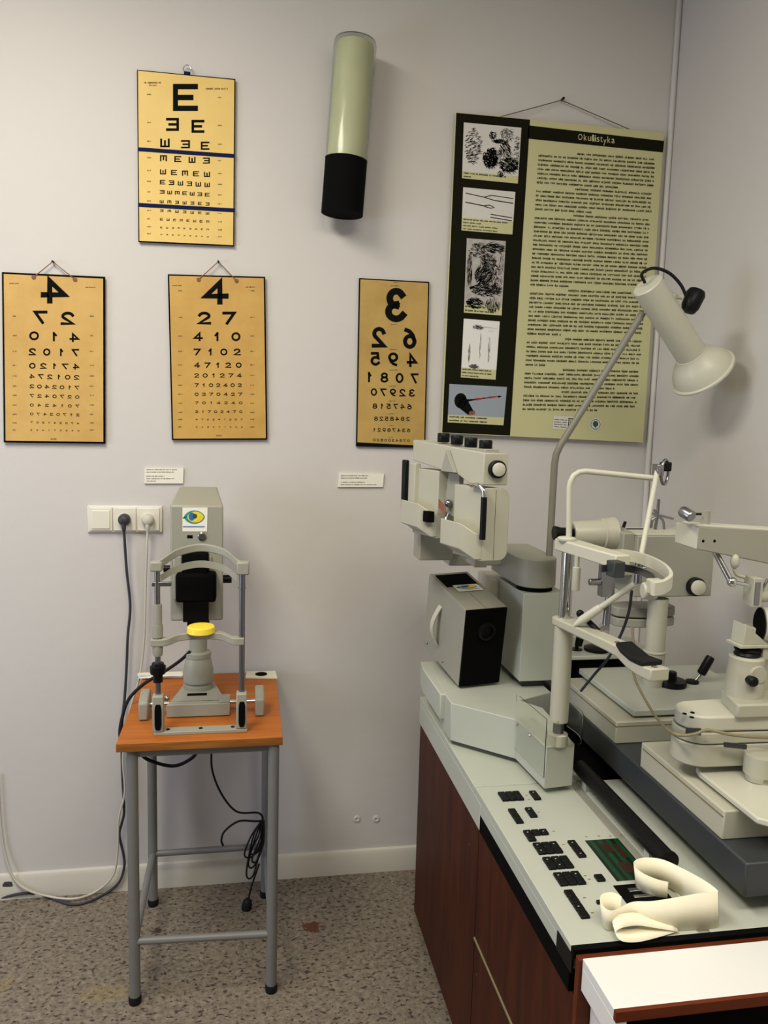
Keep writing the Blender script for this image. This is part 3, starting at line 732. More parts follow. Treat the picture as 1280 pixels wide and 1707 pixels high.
zz = lambda py: at(262, py, y=YB).z
zr = lambda py: at(406, py, y=YB).z
part('right_post', MB().cyl((xr, YB, TZ+.10), (xr, YB, zr(945)), .0078, n=20).cyl((xr, YB, zr(981)), (xr, YB, zr(978)), .0095, n=20), M['steel'], root)
m = MB().cyl((xl, YB, TZ+.10), (xl, YB, zz(945)), .0072, n=20)
part('left_post', m, M['steel'], root)
part('height_knob', MB().lathe((xl, YB, zz(1124)), (0, 0, 1), [(.012, -.02), (.012, 0), (.0185, .002), (.020, .006), (.020, .022), (.016, .024), (.015, .03), (.0, .031)], n=28), M['black'], root)
part('post_sleeve', MB().lathe((xl, YB, zz(1093)), (0, 0, 1), [(.011, 0), (.013, .008), (.013, .03)], n=24).cyl((xl, YB, zz(1062)), (xl, YB, zz(1042)), .0135).cyl((xl, YB, zz(1042)), (xl, YB, zz(1007)), .0115), M['greige'], root)
# chin bar, bowed back in its middle
zc_ = zz(1070)
ctr = (xl+xr)/2+.0
part('chin_bar', MB().band([(xl-.016, YB, zc_), (xl+.022, YB, zc_+.001), (xl+.055, YB+.018, zc_+.008), (ctr, YB+.022, zc_+.010), (xr-.055, YB+.018, zc_+.008), (xr-.022, YB, zc_), (xr+.006, YB, zc_-.001)], (0, .026, 0), (0, 0, .019)), M['greige'], root, bevel=.002)
ch = at(335, 1060, y=YB); 
part('chin_cup', MB().lathe((ch.x-.001, YB+.018, zc_+.016), (0, 0, 1), [(.033, 0), (.0365, .003), (.035, .017), (.0325, .0195), (0, .0205)], n=36), M['yellow'], root)
# forehead bands
zb_ = zz(940)
part('upper_band', MB().band([(xl-.006, YB-.002, zb_-.002), (xl+.012, YB, zb_+.003), (xl+.05, YB+.045, zb_+.022), (ctr, YB+.07, zb_+.030), (xr-.05, YB+.045, zb_+.022), (xr-.012, YB, zb_+.001), (xr+.008, YB-.002, zb_-.006)], (0, .016, 0), (0, 0, .020)), M['greige'], root, bevel=.003)
part('band_end', MB().box(xl-.016, xl+.014, YB-.016, YB+.012, zb_-.018, zb_+.008), M['greige'], root, bevel=.004)
part('band_end', MB().box(xr-.014, xr+.018, YB-.016, YB+.012, zb_-.028, zb_+.006), M['greige'], root, bevel=.004)
z2 = zz(963)
part('forehead_strap', MB().band([(xl+.008, YB+.0, z2-.002), (xl+.05, YB+.03, z2+.018), (ctr, YB+.045, z2+.026), (xr-.05, YB+.03, z2+.018), (xr-.014, YB+.0, z2-.002)], (0, .003, 0), (0, 0, .018)), M['greige'], root)
part('strap_clip', MB().box(xl-.013, xl+.035, YB-.006, YB+.004, zz(977), zz(970)), M['steel'], root, bevel=.001)
# measuring head
YH = -.30
P = {k_: at(*p, y=YH) for k_, p in dict(tl=(283, 842), tr=(371.5, 842), bl=(283, 1036), br=(373, 1034)).items()}
zt_, zb2 = P['tl'].z, P['bl'].z; x0, x1 = (P['tl'].x+P['bl'].x)/2, (P['tr'].x+P['br'].x)/2
kt = at(290, 811, y=-.13)
pf_ = [(0, YH, zb2), (0, YH, zt_), (.012, -.13, kt.z), (.013, -.11, kt.z-.01), (.013, -.11, zb2+.03), (.012, -.14, zb2+.01)]
head = part('head_housing', MB().rings([[V((x0+a_, b_, c_)) for a_, b_, c_ in pf_], [V((x1-a_*1.9, b_, c_)) for a_, b_, c_ in pf_]]), M['greige'], root, bevel=.006, seg=3)
def hb(px0, py0, px1, py1, d0, d1):
    a_, b_ = at(px0, py0, y=YH), at(px1, py1, y=YH)
    return (a_.x, b_.x, YH-d1, YH-d0, b_.z, a_.z)
part('front_plate', MB().box(*hb(305, 920, 348, 1035, 0, .012)), M['black'], root, bevel=.002)
part('eyepiece_block', MB().box(*hb(295, 951, 361, 997, 0, .055)), M['blackmat'], root, bevel=.008, seg=3)
part('eyepiece_hood', MB().box(*hb(304, 917, 348, 956, 0, .035)), M['blackmat'], root, bevel=.006)
part('cradle', MB().box(*hb(289, 925, 305, 998, -.01, .02)), M['greige'], root, bevel=.004)
part('cradle', MB().box(*hb(348, 925, 353, 950, -.01, .02)), M['greige'], root, bevel=.004)
part('black_shelf', MB().box(*hb(289, 932, 353, 947, 0, .018)), M['black'], root, bevel=.002)
a_ = at(381, 965, y=YH+.05)
part('focus_knob', MB().cyl((x1-.002, a_.y, a_.z), (x1+.022, a_.y, a_.z), .012), M['black'], root)
a_ = at(275, 948, y=YH+.05)
part('focus_knob', MB().cyl((x0+.002, a_.y, a_.z), (x0-.022, a_.y, a_.z), .010), M['black'], root)
part('neck_bracket', MB().box(CX-.03, CX+.03, CY-.02, CY+.03, TZ+.20, zb2+.01), M['blackmat'], root, bevel=.003)
m = MB(); c4 = [(304, 846), (346, 846), (345, 886), (304, 886)]
q = quad_fn(c4, lambda x, y: at(x, y, y=YH-.0012)); q2 = quad_fn(c4, lambda x, y: at(x, y, y=YH-.0018)); q3 = quad_fn(c4, lambda x, y: at(x, y, y=YH-.0024))
def eye_logo(m, q, q2, q3):
    put_rect(m, q, 0, 0, 1, 1, 0)
    def lens(qq, cx, cy, rx, ry, mi):
        pts = []
        for k in range(24):
            t = 2*pi*k/24; pts.append(qq(cx+rx*cos(t), cy+ry*sin(t)*abs(sin(t))**.3))
        m.add(pts, [tuple(range(24))], mi)
    lens(q2, .48, .40, .42, .28, 1); lens(q3, .52, .40, .33, .23, 2)
    q4 = lambda u, v: q3(u, v)+(q3(u, v)-q2(u, v))
    m.add([q4(.52+.2*cos(t*pi/10), .38+.2*sin(t*pi/10)) for t in range(-3, 9)], [tuple(range(12))], 4)
    m.add([q4(.38+.13*cos(t*pi/10), .38+.17*sin(t*pi/10)) for t in range(20)], [tuple(range(20))], 3)
    q5 = lambda u, v: q4(u, v)+(q3(u, v)-q2(u, v))
    m.add([q5(.50+.09*cos(t*pi/8), .36+.10*sin(t*pi/8)) for t in range(16)], [tuple(range(16))], 5)
    put_rect(m, q2, .02, .78, .9, .82, 3)
    line(m, q2, .02, .44, .2, .38, .05, 5)
eye_logo(m, q, q2, q3)
part('eye_sticker', m, [M['card'], M['teal'], M['ylw'], M['blue'], M['ylw'], M['green']], root)
part('slot_window', MB().box(*hb(312, 892, 321, 897, -.001, .0015)), M['blackmat'], root)
a_ = at(337, 894, y=YH)
part('key_switch', MB().lathe(a_, (0, -1, 0), [(.0115, 0), (.0115, .004), (.009, .006), (.004, .006), (.004, .003), (0, .003)], n=24), M['steel'], root)

# thick black lead: column -> over the back left edge -> under the top
yk = -.25
lead = [at(316, 1087, y=CY-.02), at(298, 1103, y=-.24), at(270, 1122, y=-.24), at(240, 1140, y=-.26), at(215, 1165, y=-.28), at(204, 1195, y=-.30), at(200, 1225, y=-.32), at(208, 1250, y=-.34), at(228, 1252, y=-.36), at(248, 1267, y=-.36), at(288, 1277, y=-.36), at(318, 1265, y=-.36), at(334, 1246, y=-.36)]
lead[5].x = min(lead[5].x, TX0-.008); lead[6].x = min(lead[6].x, TX0-.008); lead[4].x = min(lead[4].x, TX0-.006); lead[7].x = min(lead[7].x, TX0-.006)
o = part('instrument_lead', MB().tube(lead, .0048), M['rubber']); tag(o, 'thick black lead from the table instrument looping over the left edge of the table', 'cable')
# hanging power cord with coil and plug
yh = -.16
root = thing('power_cord', at(430, 1365, y=-.13), 'thin black power cord tied in a coil, hanging beneath the orange table', 'cable')
part('cord', MB().tube([at(352, 1245, y=-.2), at(354, 1285, y=yh), at(370, 1325, y=yh), at(395, 1353, y=yh), at(430, 1355, y=yh), at(438, 1366, y=yh), at(428, 1369, y=yh), at(398, 1369, y=yh), at(375, 1385, y=yh), at(369, 1400, y=yh), at(372, 1410, y=yh)], .0032), M['rubber'], root)
for k, (dx, lo) in enumerate(((-12, 1425), (-4, 1440), (0, 1420), (-8, 1456), (4, 1432))):
    part('coil_loop', MB().tube([at(438, 1365, y=yh-.004*k), at(430+dx, 1395, y=yh-.004*k), at(417+dx*.8, lo, y=yh-.004*k), at(426+dx*.5, lo+3, y=yh-.004*k), at(438+dx*.3, 1405, y=yh-.004*k), at(440, 1368, y=yh-.004*k)], .0028), M['rubber'], root)
part('tie', MB().lathe(at(436, 1375, y=yh), (0, 0, 1), [(.008, -.012), (.010, 0), (.008, .012)], n=12), M['rubber'], root)
part('plug', MB().tube([at(432, 1440, y=yh), at(420, 1475, y=yh), at(414, 1499, y=yh)], .003).lathe(at(413, 1498, y=yh), at(409, 1527, y=yh)-at(413, 1498, y=yh), [(.006, 0), (.014, .008), (.016, .022), (.016, .034), (.009, .040), (0, .041)], n=18), M['rubber'], root)

# ================================================================ cabinet / console
X0 = .512; YB_ = -.30; YF_ = -1.438; ZT = .733
root = thing('console_cabinet', (.93, -.87, 0), 'dark mahogany veneer cabinet carrying the instrument console', 'cabinet')
part('side_panel', MB().box(X0+.004, X0+.0215, YB_-.61, YB_, .045, .651), M['mahog'], root, bevel=.001)
part('side_panel', MB().box(X0+.004, X0+.0215, -1.432, YB_-.614, .02, .651), M['mahog'], root, bevel=.001)
part('carcass', MB().box(X0+.022, XR-.012, -1.432, YB_-.002, .03, ZT-.0185), M['mahog'], root)
part('plinth', MB().box(X0+.02, XR-.03, -1.37, YB_, 0, .045), M['blackmat'], root)
z_l = .388
part('pale_seam_strip', MB().box(X0+.001, X0+.006, -1.42, -.915, z_l-.002, z_l+.002), M['tan_cable'], root)
part('front_panel', MB().box(X0+.002, XR-.012, -1.447, -1.434, .0, .727), M['mahog_edge'], root, bevel=.001)
for (px_, py_) in ((703, 1262), (783, 1408), (815, 1400), (795, 1625)):
    p = at(px_, py_, x=X0+.004); part('screw', MB().lathe(p+V((.001, 0, 0)), (-1, 0, 0), [(.004, 0), (.003, .002)], n=10), M['mahog_edge'] if px_ != 815 else M['chrome'], root)

root = thing('instrument_console', (.93, -.87, .69), 'pale green-grey console top with black keys, green display and printer slot', 'console')
m = MB()
m.box(X0, .775, -.878, YB_, ZT-.018, ZT)
part('rear_top', m, M['console'], root, bevel=.0015)
part('rear_well_shade', MB().box(.777, XR-.006, -.878, YB_, ZT-.018, ZT-.014), M['blackmat'], root)  # black panel: shade of the open recess put into the colour
part('keyboard_top', MB().box(X0, .735, -1.420, -.881, ZT-.018, ZT), M['console'], root, bevel=.0015)
part('right_top', MB().box(.757, XR-.006, -1.420, -.881, ZT-.018, ZT), M['console'], root, bevel=.0015)
part('seam_channel', MB().box(.735, .757, -1.420, -.881, ZT-.018, ZT-.004), M['greige'], root)
part('rear_side_skirt', MB().box(X0, X0+.02, -.925, YB_, .652, ZT-.018), M['console'], root, bevel=.002)
part('front_side_skirt', MB().box(X0, X0+.02, -1.418, -.925, .690, ZT-.018), M['console'], root, bevel=.001)
part('underside_channel', MB().box(X0-.0, X0+.021, -1.418, -.927, .652, .690), M['blackmat'], root)
part('front_trim', MB().box(X0, XR-.006, -1.432, -1.420, ZT-.014, ZT), M['blackmat'], root)
p0, p1 = at(932, 1530, x=X0-.0004), at(950, 1580, x=X0)
part('vent_grille', MB().box(X0-.0015, X0+.002, at(955, 1590, x=X0).y, at(931, 1530, x=X0).y, .690, .722), M['black'], root)
# keys
rk = random.Random(5)
def keys(px, py, nx, ny, skip=()):
    p = at(px, py, z=ZT); kx, ky = .0168, .0195
    for i in range(nx):
        for j in range(ny):
            if (i, j) in skip: continue
            x_, y_ = p.x+i*kx, p.y-j*ky
            part('key', MB().prism([(x_, y_-ky+.001, ZT-.002), (x_+kx-.001, y_-ky+.001, ZT-.002), (x_+kx-.001, y_, ZT-.002), (x_, y_, ZT-.002)], (0, 0, .007))
                 , M['black'], root, bevel=.0015)
            if rk.random() < .3:
                part('key_mark', MB().box(x_+.005, x_+.008, y_-.011, y_-.0095, ZT+.005, ZT+.0053), M['pic'], root)
keys(829, 1323, 3, 2); keys(881, 1321, 1, 2)
keys(846, 1351, 1, 3); keys(874, 1349, 1, 2)
keys(871, 1387, 3, 2, ((1, 1), (2, 1)))
keys(887, 1408, 3, 2); keys(945, 1404, 1, 3)
keys(903, 1432, 3, 2)
keys(921, 1458, 3, 2); keys(989, 1461, 1, 1)
keys(939, 1487, 1, 4)
for (a_, b_) in ((876, 1326), (880, 1333), (896, 1354), (921, 1386), (973, 1460), (980, 1466), (937, 1408), (975, 1395), (996, 1394), (1015, 1394), (1034, 1392), (972, 1497), (985, 1522)):
    p = at(a_, b_, z=ZT); part('key_legend', MB().box(p.x, p.x+.005, p.y-.001, p.y+.001, ZT, ZT+.0004), M['inkfaint'], root)
sq = [at(*p, z=ZT) for p in ((975, 1402), (1048, 1396), (1085, 1462), (1032, 1469))]
part('green_display', MB().prism([(sq[0].x, sq[0].y, ZT-.001), (sq[0].x, sq[3].y, ZT-.001), (sq[2].x, sq[3].y, ZT-.001), (sq[2].x, sq[0].y, ZT-.001)], (0, 0, .0022)), M['screen'], root)
dx_, dy_ = sq[2].x-sq[0].x, sq[3].y-sq[0].y
part('display_marks', MB().box(sq[0].x+dx_*.35, sq[0].x+dx_*.6, sq[0].y+dy_*.35, sq[0].y+dy_*.12, ZT+.0012, ZT+.0016).box(sq[0].x+dx_*.66, sq[0].x+dx_*.85, sq[0].y+dy_*.5, sq[0].y+dy_*.15, ZT+.0012, ZT+.0016).box(sq[0].x+dx_*.4, sq[0].x+dx_*.75, sq[0].y+dy_*.85, sq[0].y+dy_*.6, ZT+.0012, ZT+.0016), mat('dim_red_marks', (.028, .010, .005), .4, noise=.2), root)
pa, pb = at(1022, 1475, z=ZT), at(1060, 1503, z=ZT)
part('printer_slot', MB().box(pa.x-.002, pa.x+.085, pa.y-.058, pa.y-.004, ZT-.001, ZT+.0015), M['blackmat'], root)
part('printer_bars', MB().box(pa.x+.018, pa.x+.08, pa.y-.028, pa.y-.018, ZT, ZT+.004).box(pa.x+.018, pa.x+.08, pa.y-.046, pa.y-.038, ZT, ZT+.004), M['steel'], root, bevel=.001)
p = at(993, 1505, z=ZT); part('slider_knob', MB().box(p.x, p.x+.014, p.y-.006, p.y, ZT, ZT+.006), M['black'], root, bevel=.001)

# receipt paper curling over the front
root_p = []
def strip(path, widthv, name='paper_strip'):
    m = MB(); P = catmull(path, 10); rings = []
    vs = []; n = len(P)
    for p in P: vs += [p, p+V(widthv(p) if callable(widthv) else widthv)]
    fs = [(2*i, 2*i+1, 2*i+3, 2*i+2) for i in range(n-1)]
    m.add(vs, fs); return m
m = MB()
# lower edge of the strip on the console: position in the photo, strip height
low = [(1112, 1497, .030), (1094, 1495, .034), (1074, 1489, .038), (1061, 1480, .040), (1061, 1471, .040), (1076, 1466, .040), (1102, 1472, .044), (1135, 1492, .050), (1172, 1520, .058), (1196, 1540, .060), (1194, 1546, .060), (1165, 1549, .060), (1125, 1551, .055), (1085, 1548, .047), (1052, 1541, .040), (1030, 1545, .036), (1014, 1551, .038), (1004, 1543, .042), (1006, 1534, .044), (1020, 1531, .044), (1033, 1535, .042)]
L3 = [at(a_, b_, z=ZT+.002) for a_, b_, h_ in low]
for p in L3: p.y = max(p.y, -1.425)
P_ = catmull(L3, 8); HH = catmull([(h_, 0, 0) for _, _, h_ in low], 8); vs = []; NP = len(P_)
for i_, p in enumerate(P_):
    t = i_/(NP-1)
    tan = (P_[min(i_+1, NP-1)]-P_[max(i_-1, 0)]).normalized(); nrm = V((-tan.y, tan.x, 0))
    vs += [p, p+V((0, 0, HH[i_].x))+nrm*(.006*sin(t*9))]
m.add(vs, [(2*i_, 2*i_+1, 2*i_+3, 2*i_+2) for i_ in range(NP-1)])
# loose end curling back over the front edge
lo2 = [(1128, 1550, .004), (1095, 1560, .003), (1060, 1568, .004), (1034, 1566, .008), (1024, 1553, .014), (1034, 1544, .022), (1060, 1540, .020), (1090, 1544, .014), (1126, 1550, .006)]
P2 = catmull([V3_ for V3_ in [at(a_, b_, z=ZT+h_) for a_, b_, h_ in lo2]], 6); vs = []
for p in P2: vs += [p+V((0, -.004, 0)), p+V((.004, .020, .006))]
m.add(vs, [(2*i_, 2*i_+1, 2*i_+3, 2*i_+2) for i_ in range(len(P2)-1)])
o = part('paper_strip', m, M['paper'], angle=80); sd = o.modifiers.new('thick', 'SOLIDIFY'); sd.thickness = .0006
tag(o, 'curled cream printout strip lying on the console front corner beside the green display', 'paper')

# black handle bar lying along the console
a_, b_ = at(972, 1281, z=.765), at(1107, 1428, z=.775)
b_.x = a_.x = (a_.x+b_.x)/2; b_.z = a_.z = .768
m = MB().cyl(a_, b_, .0175, n=28).lathe(b_, (0, -1, 0), [(.0175, 0), (.0195, .001), (.0195, .006), (.016, .008), (0, .008)], n=28)
root = thing('guide_bar', a_, 'round black bar handle lying lengthwise beside the grey slide table', 'handle')
part('bar', m, M['black'], root)
part('mount', MB().box(a_.x-.008, a_.x+.03, a_.y-.05, a_.y-.03, ZT, .76).box(a_.x-.008, a_.x+.03, b_.y+.05, b_.y+.07, ZT, .76), M['console'], root)

# ================================================================ white side desk
root = thing('white_side_desk', (.75, -1.52, 0), 'white laminate desk top with mahogany front edge, in front of the console cabinet', 'desk')
zw = .731
A0, A1 = at(968, 1598, z=zw), at(1030, 1687, z=zw)
ax0 = (A0.x+A1.x)/2; ya_, yb_ = A0.y, A1.y
ya_ = min(ya_, -1.4485)
part('top', MB().box(ax0, XR-.02, yb_+.006, ya_, zw-.016, zw), M['whitelam'], root, bevel=.001)
part('side_apron', MB().box(ax0, ax0+.018, yb_, ya_, zw-.054, zw-.016), M['whitelam'], root, bevel=.001)
part('front_edge', MB().box(ax0+.0, XR-.02, yb_-.001, yb_+.006, zw-.016, zw), M['mahog_edge'], root)
part('leg_panel', MB().box(ax0+.018, ax0+.036, yb_+.02, ya_, 0, zw-.052), M['whitelam'], root, bevel=.001)
part('recessed_front', MB().box(ax0+.036, XR-.02, yb_+.02, yb_+.035, 0.1, zw-.016), M['blackmat'], root)

# ================================================================ swing arm base
root = thing('swing_arm', (.6, -.6, ZT), 'angular pale green-grey swing arm on the console with clear cover over its front end', 'instrument arm')
zA0, zA1 = .746, .845
m = MB(); m.prism([(.500, -.585, .775), (.500, -.385, .775), (.508, -.31, .775), (.62, -.31, .775), (.62, -.585, .775)], (0, 0, .0695))
part('pivot_housing', m, M['console'], root, bevel=.003)
arm = [at(752, 1172, z=zA1), at(862, 1200, z=zA1), at(911, 1245, z=zA1), at(958, 1240, z=zA1), at(905, 1180, z=zA1), at(867, 1167, z=zA1), at(930, 1154, z=zA1)]
pl = [(p.x, p.y, zA0) for p in arm[:6]]+[(.80, -.60, zA0), (.80, -.33, zA0), (.53, -.33, zA0), (.512, -.60, zA0)]
m = MB(); m.prism(pl, (0, 0, zA1-zA0))
part('arm_body', m, M['console'], root, bevel=.002)
a1 = at(752, 1236, z=.741); part('skid', MB().prism([at(752, 1226, z=.737), at(802, 1246, z=.737), at(820, 1246, z=.737), at(830, 1235, z=.737), at(800, 1215, z=.737)], (0, 0, .010)), M['console'], root)
# clear cover
cv = [at(862, 1167, z=.905), at(911, 1197, z=.912)]
c1 = arm[1]; c2 = arm[2]; c3 = arm[3]
def V3(p, z): return V((p.x, p.y, z))
n1 = (c2-c1).normalized()
off = V((-.006, -.002, 0))
m = MB()
m.obox(V3(c1, zA0+.03)+off, (c2-c1)+V((0, -.004, 0)), (.0018, .0, 0), (0, 0, .135))
part('clear_side_cover', m, M['acrylic'], root)
cvp = [V3(c2, 0)+off+V((0, -.004, 0)), V3(c3, 0)+V((.002, -.004, 0)), V3(c3, 0)+V((.022, .012, 0)), V3(c3, 0)+V((.030, .05, 0)), V3(c3, 0)+V((.024, .1, 0))]
m = MB(); m.band([p+V((0, 0, zA1+.030)) for p in cvp], (0, 0, .06), (.0016, .0004, 0), smooth=6)
part('clear_front_cover', m, M['acrylic'], root)
part('screw', MB().sphere(at(862, 1207, z=.838), .0045).sphere(V3(c1.lerp(c2, .55), .842)+V((-.007, 0, 0)), .004), M['chrome'], root)
post = V((.688, -.918, 0))
part('post_collar', MB().lathe((post.x, post.y, zA1-.001), (0, 0, 1), [(.022, 0), (.022, .024), (.018, .026), (0, .026)], n=28), M['ivory'], root)

# ================================================================ projector
o0 = V((.5583, -.5558, .850)); d = V((-.0469, .2287, .0500)); hv = V((-.0023, -.0472, .2224)); wv2 = V((.1190, .0216, .0018))
root = thing('chart_projector', (.6, -.45, .846), 'beige box projector with black front face and eye sticker, tilted down on the swing arm', 'projector')
Wd, Ht, Ln = wv2.length, hv.length, d.length
d = d.normalized(); hv = hv.normalized(); wv2 = wv2.normalized()
def pj(u, v, w2): return o0+wv2*u+d*v+hv*w2
def pbox(m, u0, u1, v0, v1, w0, w1, mi=0):
    return m.obox(pj(u0, v0, w0), pj(u1, v0, w0)-pj(u0, v0, w0), pj(u0, v1, w0)-pj(u0, v0, w0), pj(u0, v0, w1)-pj(u0, v0, w0), mi)
part('housing', pbox(MB(), 0, Wd, .006, Ln, 0, Ht), M['greige'], root, bevel=.002)
part('front_face', pbox(MB(), .002, Wd-.001, 0, .007, .002, Ht-.002), M['blackmat'], root)
part('lens', MB().lathe(pj(Wd*.52, .002, Ht*.72), -d, [(.024, 0), (.024, .012), (.019, .013), (.018, .004), (0, .004)], n=28), M['black'], root)
part('top_vent', pbox(MB(), .012, Wd-.012, Ln*.60, Ln*.93, Ht, Ht+.002), M['blackmat'], root)
part('top_seam', pbox(MB(), Wd*.48, Wd*.49, .006, Ln*.42, Ht, Ht+.0006), M['inkfaint'], root)
st = [(.03, Ln*.47), (.105, Ln*.47), (.112, Ln*.62), (.035, Ln*.60)]
q_ = lambda k_: (lambda u, v: pj(.03+.075*u, Ln*(.62-.17*v), Ht+.001+.0006*k_))
m = MB(); eye_logo(m, q_(2.5), q_(3.5), q_(4.5))
part('eye_sticker', m, [M['card'], M['teal'], M['ylw'], M['blue'], M['ylw'], M['green']], root)
hp = []
for k in range(9):
    t = k/8; hp.append(pj(-.0, Ln*.62, 0)+hv*(.045+.125*t)+wv2*(-.022*sin(pi*t)))
m = MB(); m.band(hp, d*.018, wv2*.006+hv*.0, smooth=3)
part('side_handle', m, M['ivory_lt'], root, bevel=.002)
part('screw', MB().sphere(pj(-.001, Ln*.9, .02), .004).sphere(pj(-.001, Ln*.45, .02), .004), M['steel'], root)
part('foot', MB().box(.58, .655, -.44, -.36, .846, .878), M['blackmat'], root, bevel=.003)

# ================================================================ column
root = thing('instrument_column', (.77, -.5, .846), 'grey-beige rectangular column behind the projector with rounded swivel arm on top', 'column')
part('rear_block', MB().box(.700, .80, -.36, -.22, .90, 1.100), M['ivory'], root, bevel=.002)
part('housing', MB().box(.721, .840, -.57, -.36, .866, 1.107), M['console'], root, bevel=.002)
part('pedestal', MB().box(.735, .80, -.55, -.34, .845, .867), M['darkgrey'], root)
# swivel arm: rounded plan from disc to the refractor head
dc = V((.772, -.512, 0)); R1 = .056
pl = [dc+V((R1*cos(-pi*k/14), R1*sin(-pi*k/14), 0)) for k in range(15)]
pl += [V((dc.x-R1, -.30, 0)), V((dc.x+R1, -.30, 0))]
part('swivel_arm', MB().prism([(p.x, p.y, 1.119) for p in pl], (0, 0, .078)), M['greige'], root, bevel=.003)
part('cross_arm', MB().box(.56, .717, -.40, -.33, 1.150, 1.195), M['greige'], root, bevel=.003)
part('bearing_gap', MB().lathe((dc.x, dc.y, 1.106), (0, 0, 1), [(.048, 0), (.048, .013)], n=28), M['blackmat'], root)

# ================================================================ phoropter
root = thing('phoropter', (.52, -.65, 1.2), 'beige refractor head with four black knobs on top, hanging from the swivel arm', 'phoropter')
o0 = V((.525, -.79, 0)); du = V((-.103, .28, 0)).normalized(); dv = V((1, .10, 0)).normalized()
def ph(u, v, z): return o0+du*u+dv*v+V((0, 0, z))
def phb(m, u0, u1, v0, v1, z0, z1, mi=0):
    o = ph(u0, v0, z0); return m.obox(o, dv*(v1-v0), du*(u1-u0), (0, 0, z1-z0), mi)
Lu = .305
# bar with shaped lower edge
prof = [(0, 1.413), (.03, 1.410), (.055, 1.413), (.095, 1.428), (.11, 1.434), (.155, 1.432), (.20, 1.440), (Lu, 1.452), (Lu, 1.505), (0, 1.486)]
part('top_bar', MB().prism([ph(u, .004, z) for u, z in prof], dv*.060), M['ivory'], root, bevel=.002)
part('nose_wedge', MB().prism([ph(.10, .003, 1.434), ph(.155, .003, 1.434), ph(.135, .003, 1.487)], dv*-.010), M['greige'], root, bevel=.001)
part('knob_rail', phb(MB(), .015, .25, .016, .05, 1.483, 1.495), M['greige'], root, bevel=.002)
for k in range(4):
    u = .042+.058*k; zb0 = 1.486+.019*u/Lu
    part('black_knob', MB().lathe(ph(u, .034, zb0+.003), (0, 0, 1), [(.014, 0), (.0155, .002), (.0155, .021), (.014, .023), (0, .0235)], n=28), M['black'], root)
pc = ph(-.001, .034, 1.450); nv = V((-du.x, -du.y, 0)); nv = V((.10, -1, 0)).normalized()
dial = part('end_dial', MB().lathe(pc, nv, [(.0205, 0), (.0205, .012), (.018, .014), (0, .014)], n=32), M['black'], root)
part('dial_cap', MB().lathe(pc+nv*.0135, nv, [(.0155, 0), (.0155, .004), (.014, .005), (0, .005)], n=32), M['ivory_lt'], dial)
def eye_unit(u0, u1, zt_, zb_, near):
    # rounded housing: profile in v-z, extruded along u
    m = MB(); pr = []
    v0, v1 = .006, .072; r_ = .022
    for k in range(7): t = pi/2*k/6; pr.append((v1-r_+r_*sin(t), zt_-r_+r_*cos(t)))
    for k in range(7): t = pi/2*k/6; pr.append((v1-r_+r_*cos(t), zb_+r_-r_*sin(t)))
    pr += [(v0, zb_), (v0, zt_)]
    m.prism([ph(u0, v, z) for v, z in pr], du*(u1-u0))
    b = part('lens_housing', m, M['ivory'], root, bevel=.002)
    zl = zb_+(zt_-zb_)*.36
    part('front_bulge', MB().prism([ph(u0+.0, .008, zb_+.004), ph(u0+.0, -.010, zb_+.004), ph(u0+.022, -.034, zb_+.026), ph(u1-.012, -.034, zb_+.028), ph(u1, -.008, zb_+.020), ph(u1, .008, zb_+.006)], (0, 0, zl-zb_)), M['ivory'], root, bevel=.002)
    return b
eye_unit(.0, .115, 1.406, 1.236, True)
eye_unit(.185, .30, 1.432, 1.262, False)
part('housing_seam', phb(MB(), -.0006, .0004, .0365, .0375, 1.240, 1.402), M['inkfaint'], root)
gp = [ph(.035, -.002, 1.410), ph(.006, -.004, 1.412), ph(-.010, -.001, 1.402), ph(-.012, .0, 1.385)]
part('chrome_handle', MB().tube(gp, .0058), M['chrome'], root)
part('handle_grip', MB().cyl(ph(-.012, .0, 1.387), ph(-.012, .0, 1.289), .0072), M['black'], root)
part('side_lever', phb(MB(), Lu, Lu+.018, -.016, -.004, 1.32, 1.452), M['black'], root, bevel=.003)
part('side_lever_arm', phb(MB(), Lu-.03, Lu, -.006, .01, 1.33, 1.445), M['ivory'], root, bevel=.002)
a_ = at(748, 861, y=-.60)
part('eye_window', phb(MB(), .170, .192, -.028, -.010, 1.305, 1.332), M['blackmat'], root, bevel=.001)
part('bridge_plate', MB().prism([ph(.118, .02, 1.32), ph(.182, .02, 1.33), ph(.165, .02, 1.43), ph(.120, .02, 1.43)], dv*.012), M['greige'], root, bevel=.001)
part('centering_knob', MB().sphere(ph(.148, .012, 1.355), .010).cyl(ph(.148, .012, 1.33), ph(.135, -.008, 1.30), .005), M['steel'], root)
part('tag_paper', MB().obox(ph(.165, -.004, 1.365), du*-.03+V((0, 0, -.016)), dv*.001, V((0, 0, -.022))), M['string'], root)
part('rear_box', MB().box(.447, .54, -.52, -.44, 1.188, 1.262), M['greige'], root, bevel=.003)
part('mount_stem', MB().prism([V((x_, y_, 1.196)) for x_, y_ in ((.556, -.66), (.588, -.66), (.588, -.34), (.556, -.34))], (0, 0, .06)), M['greige'], root, bevel=.002)

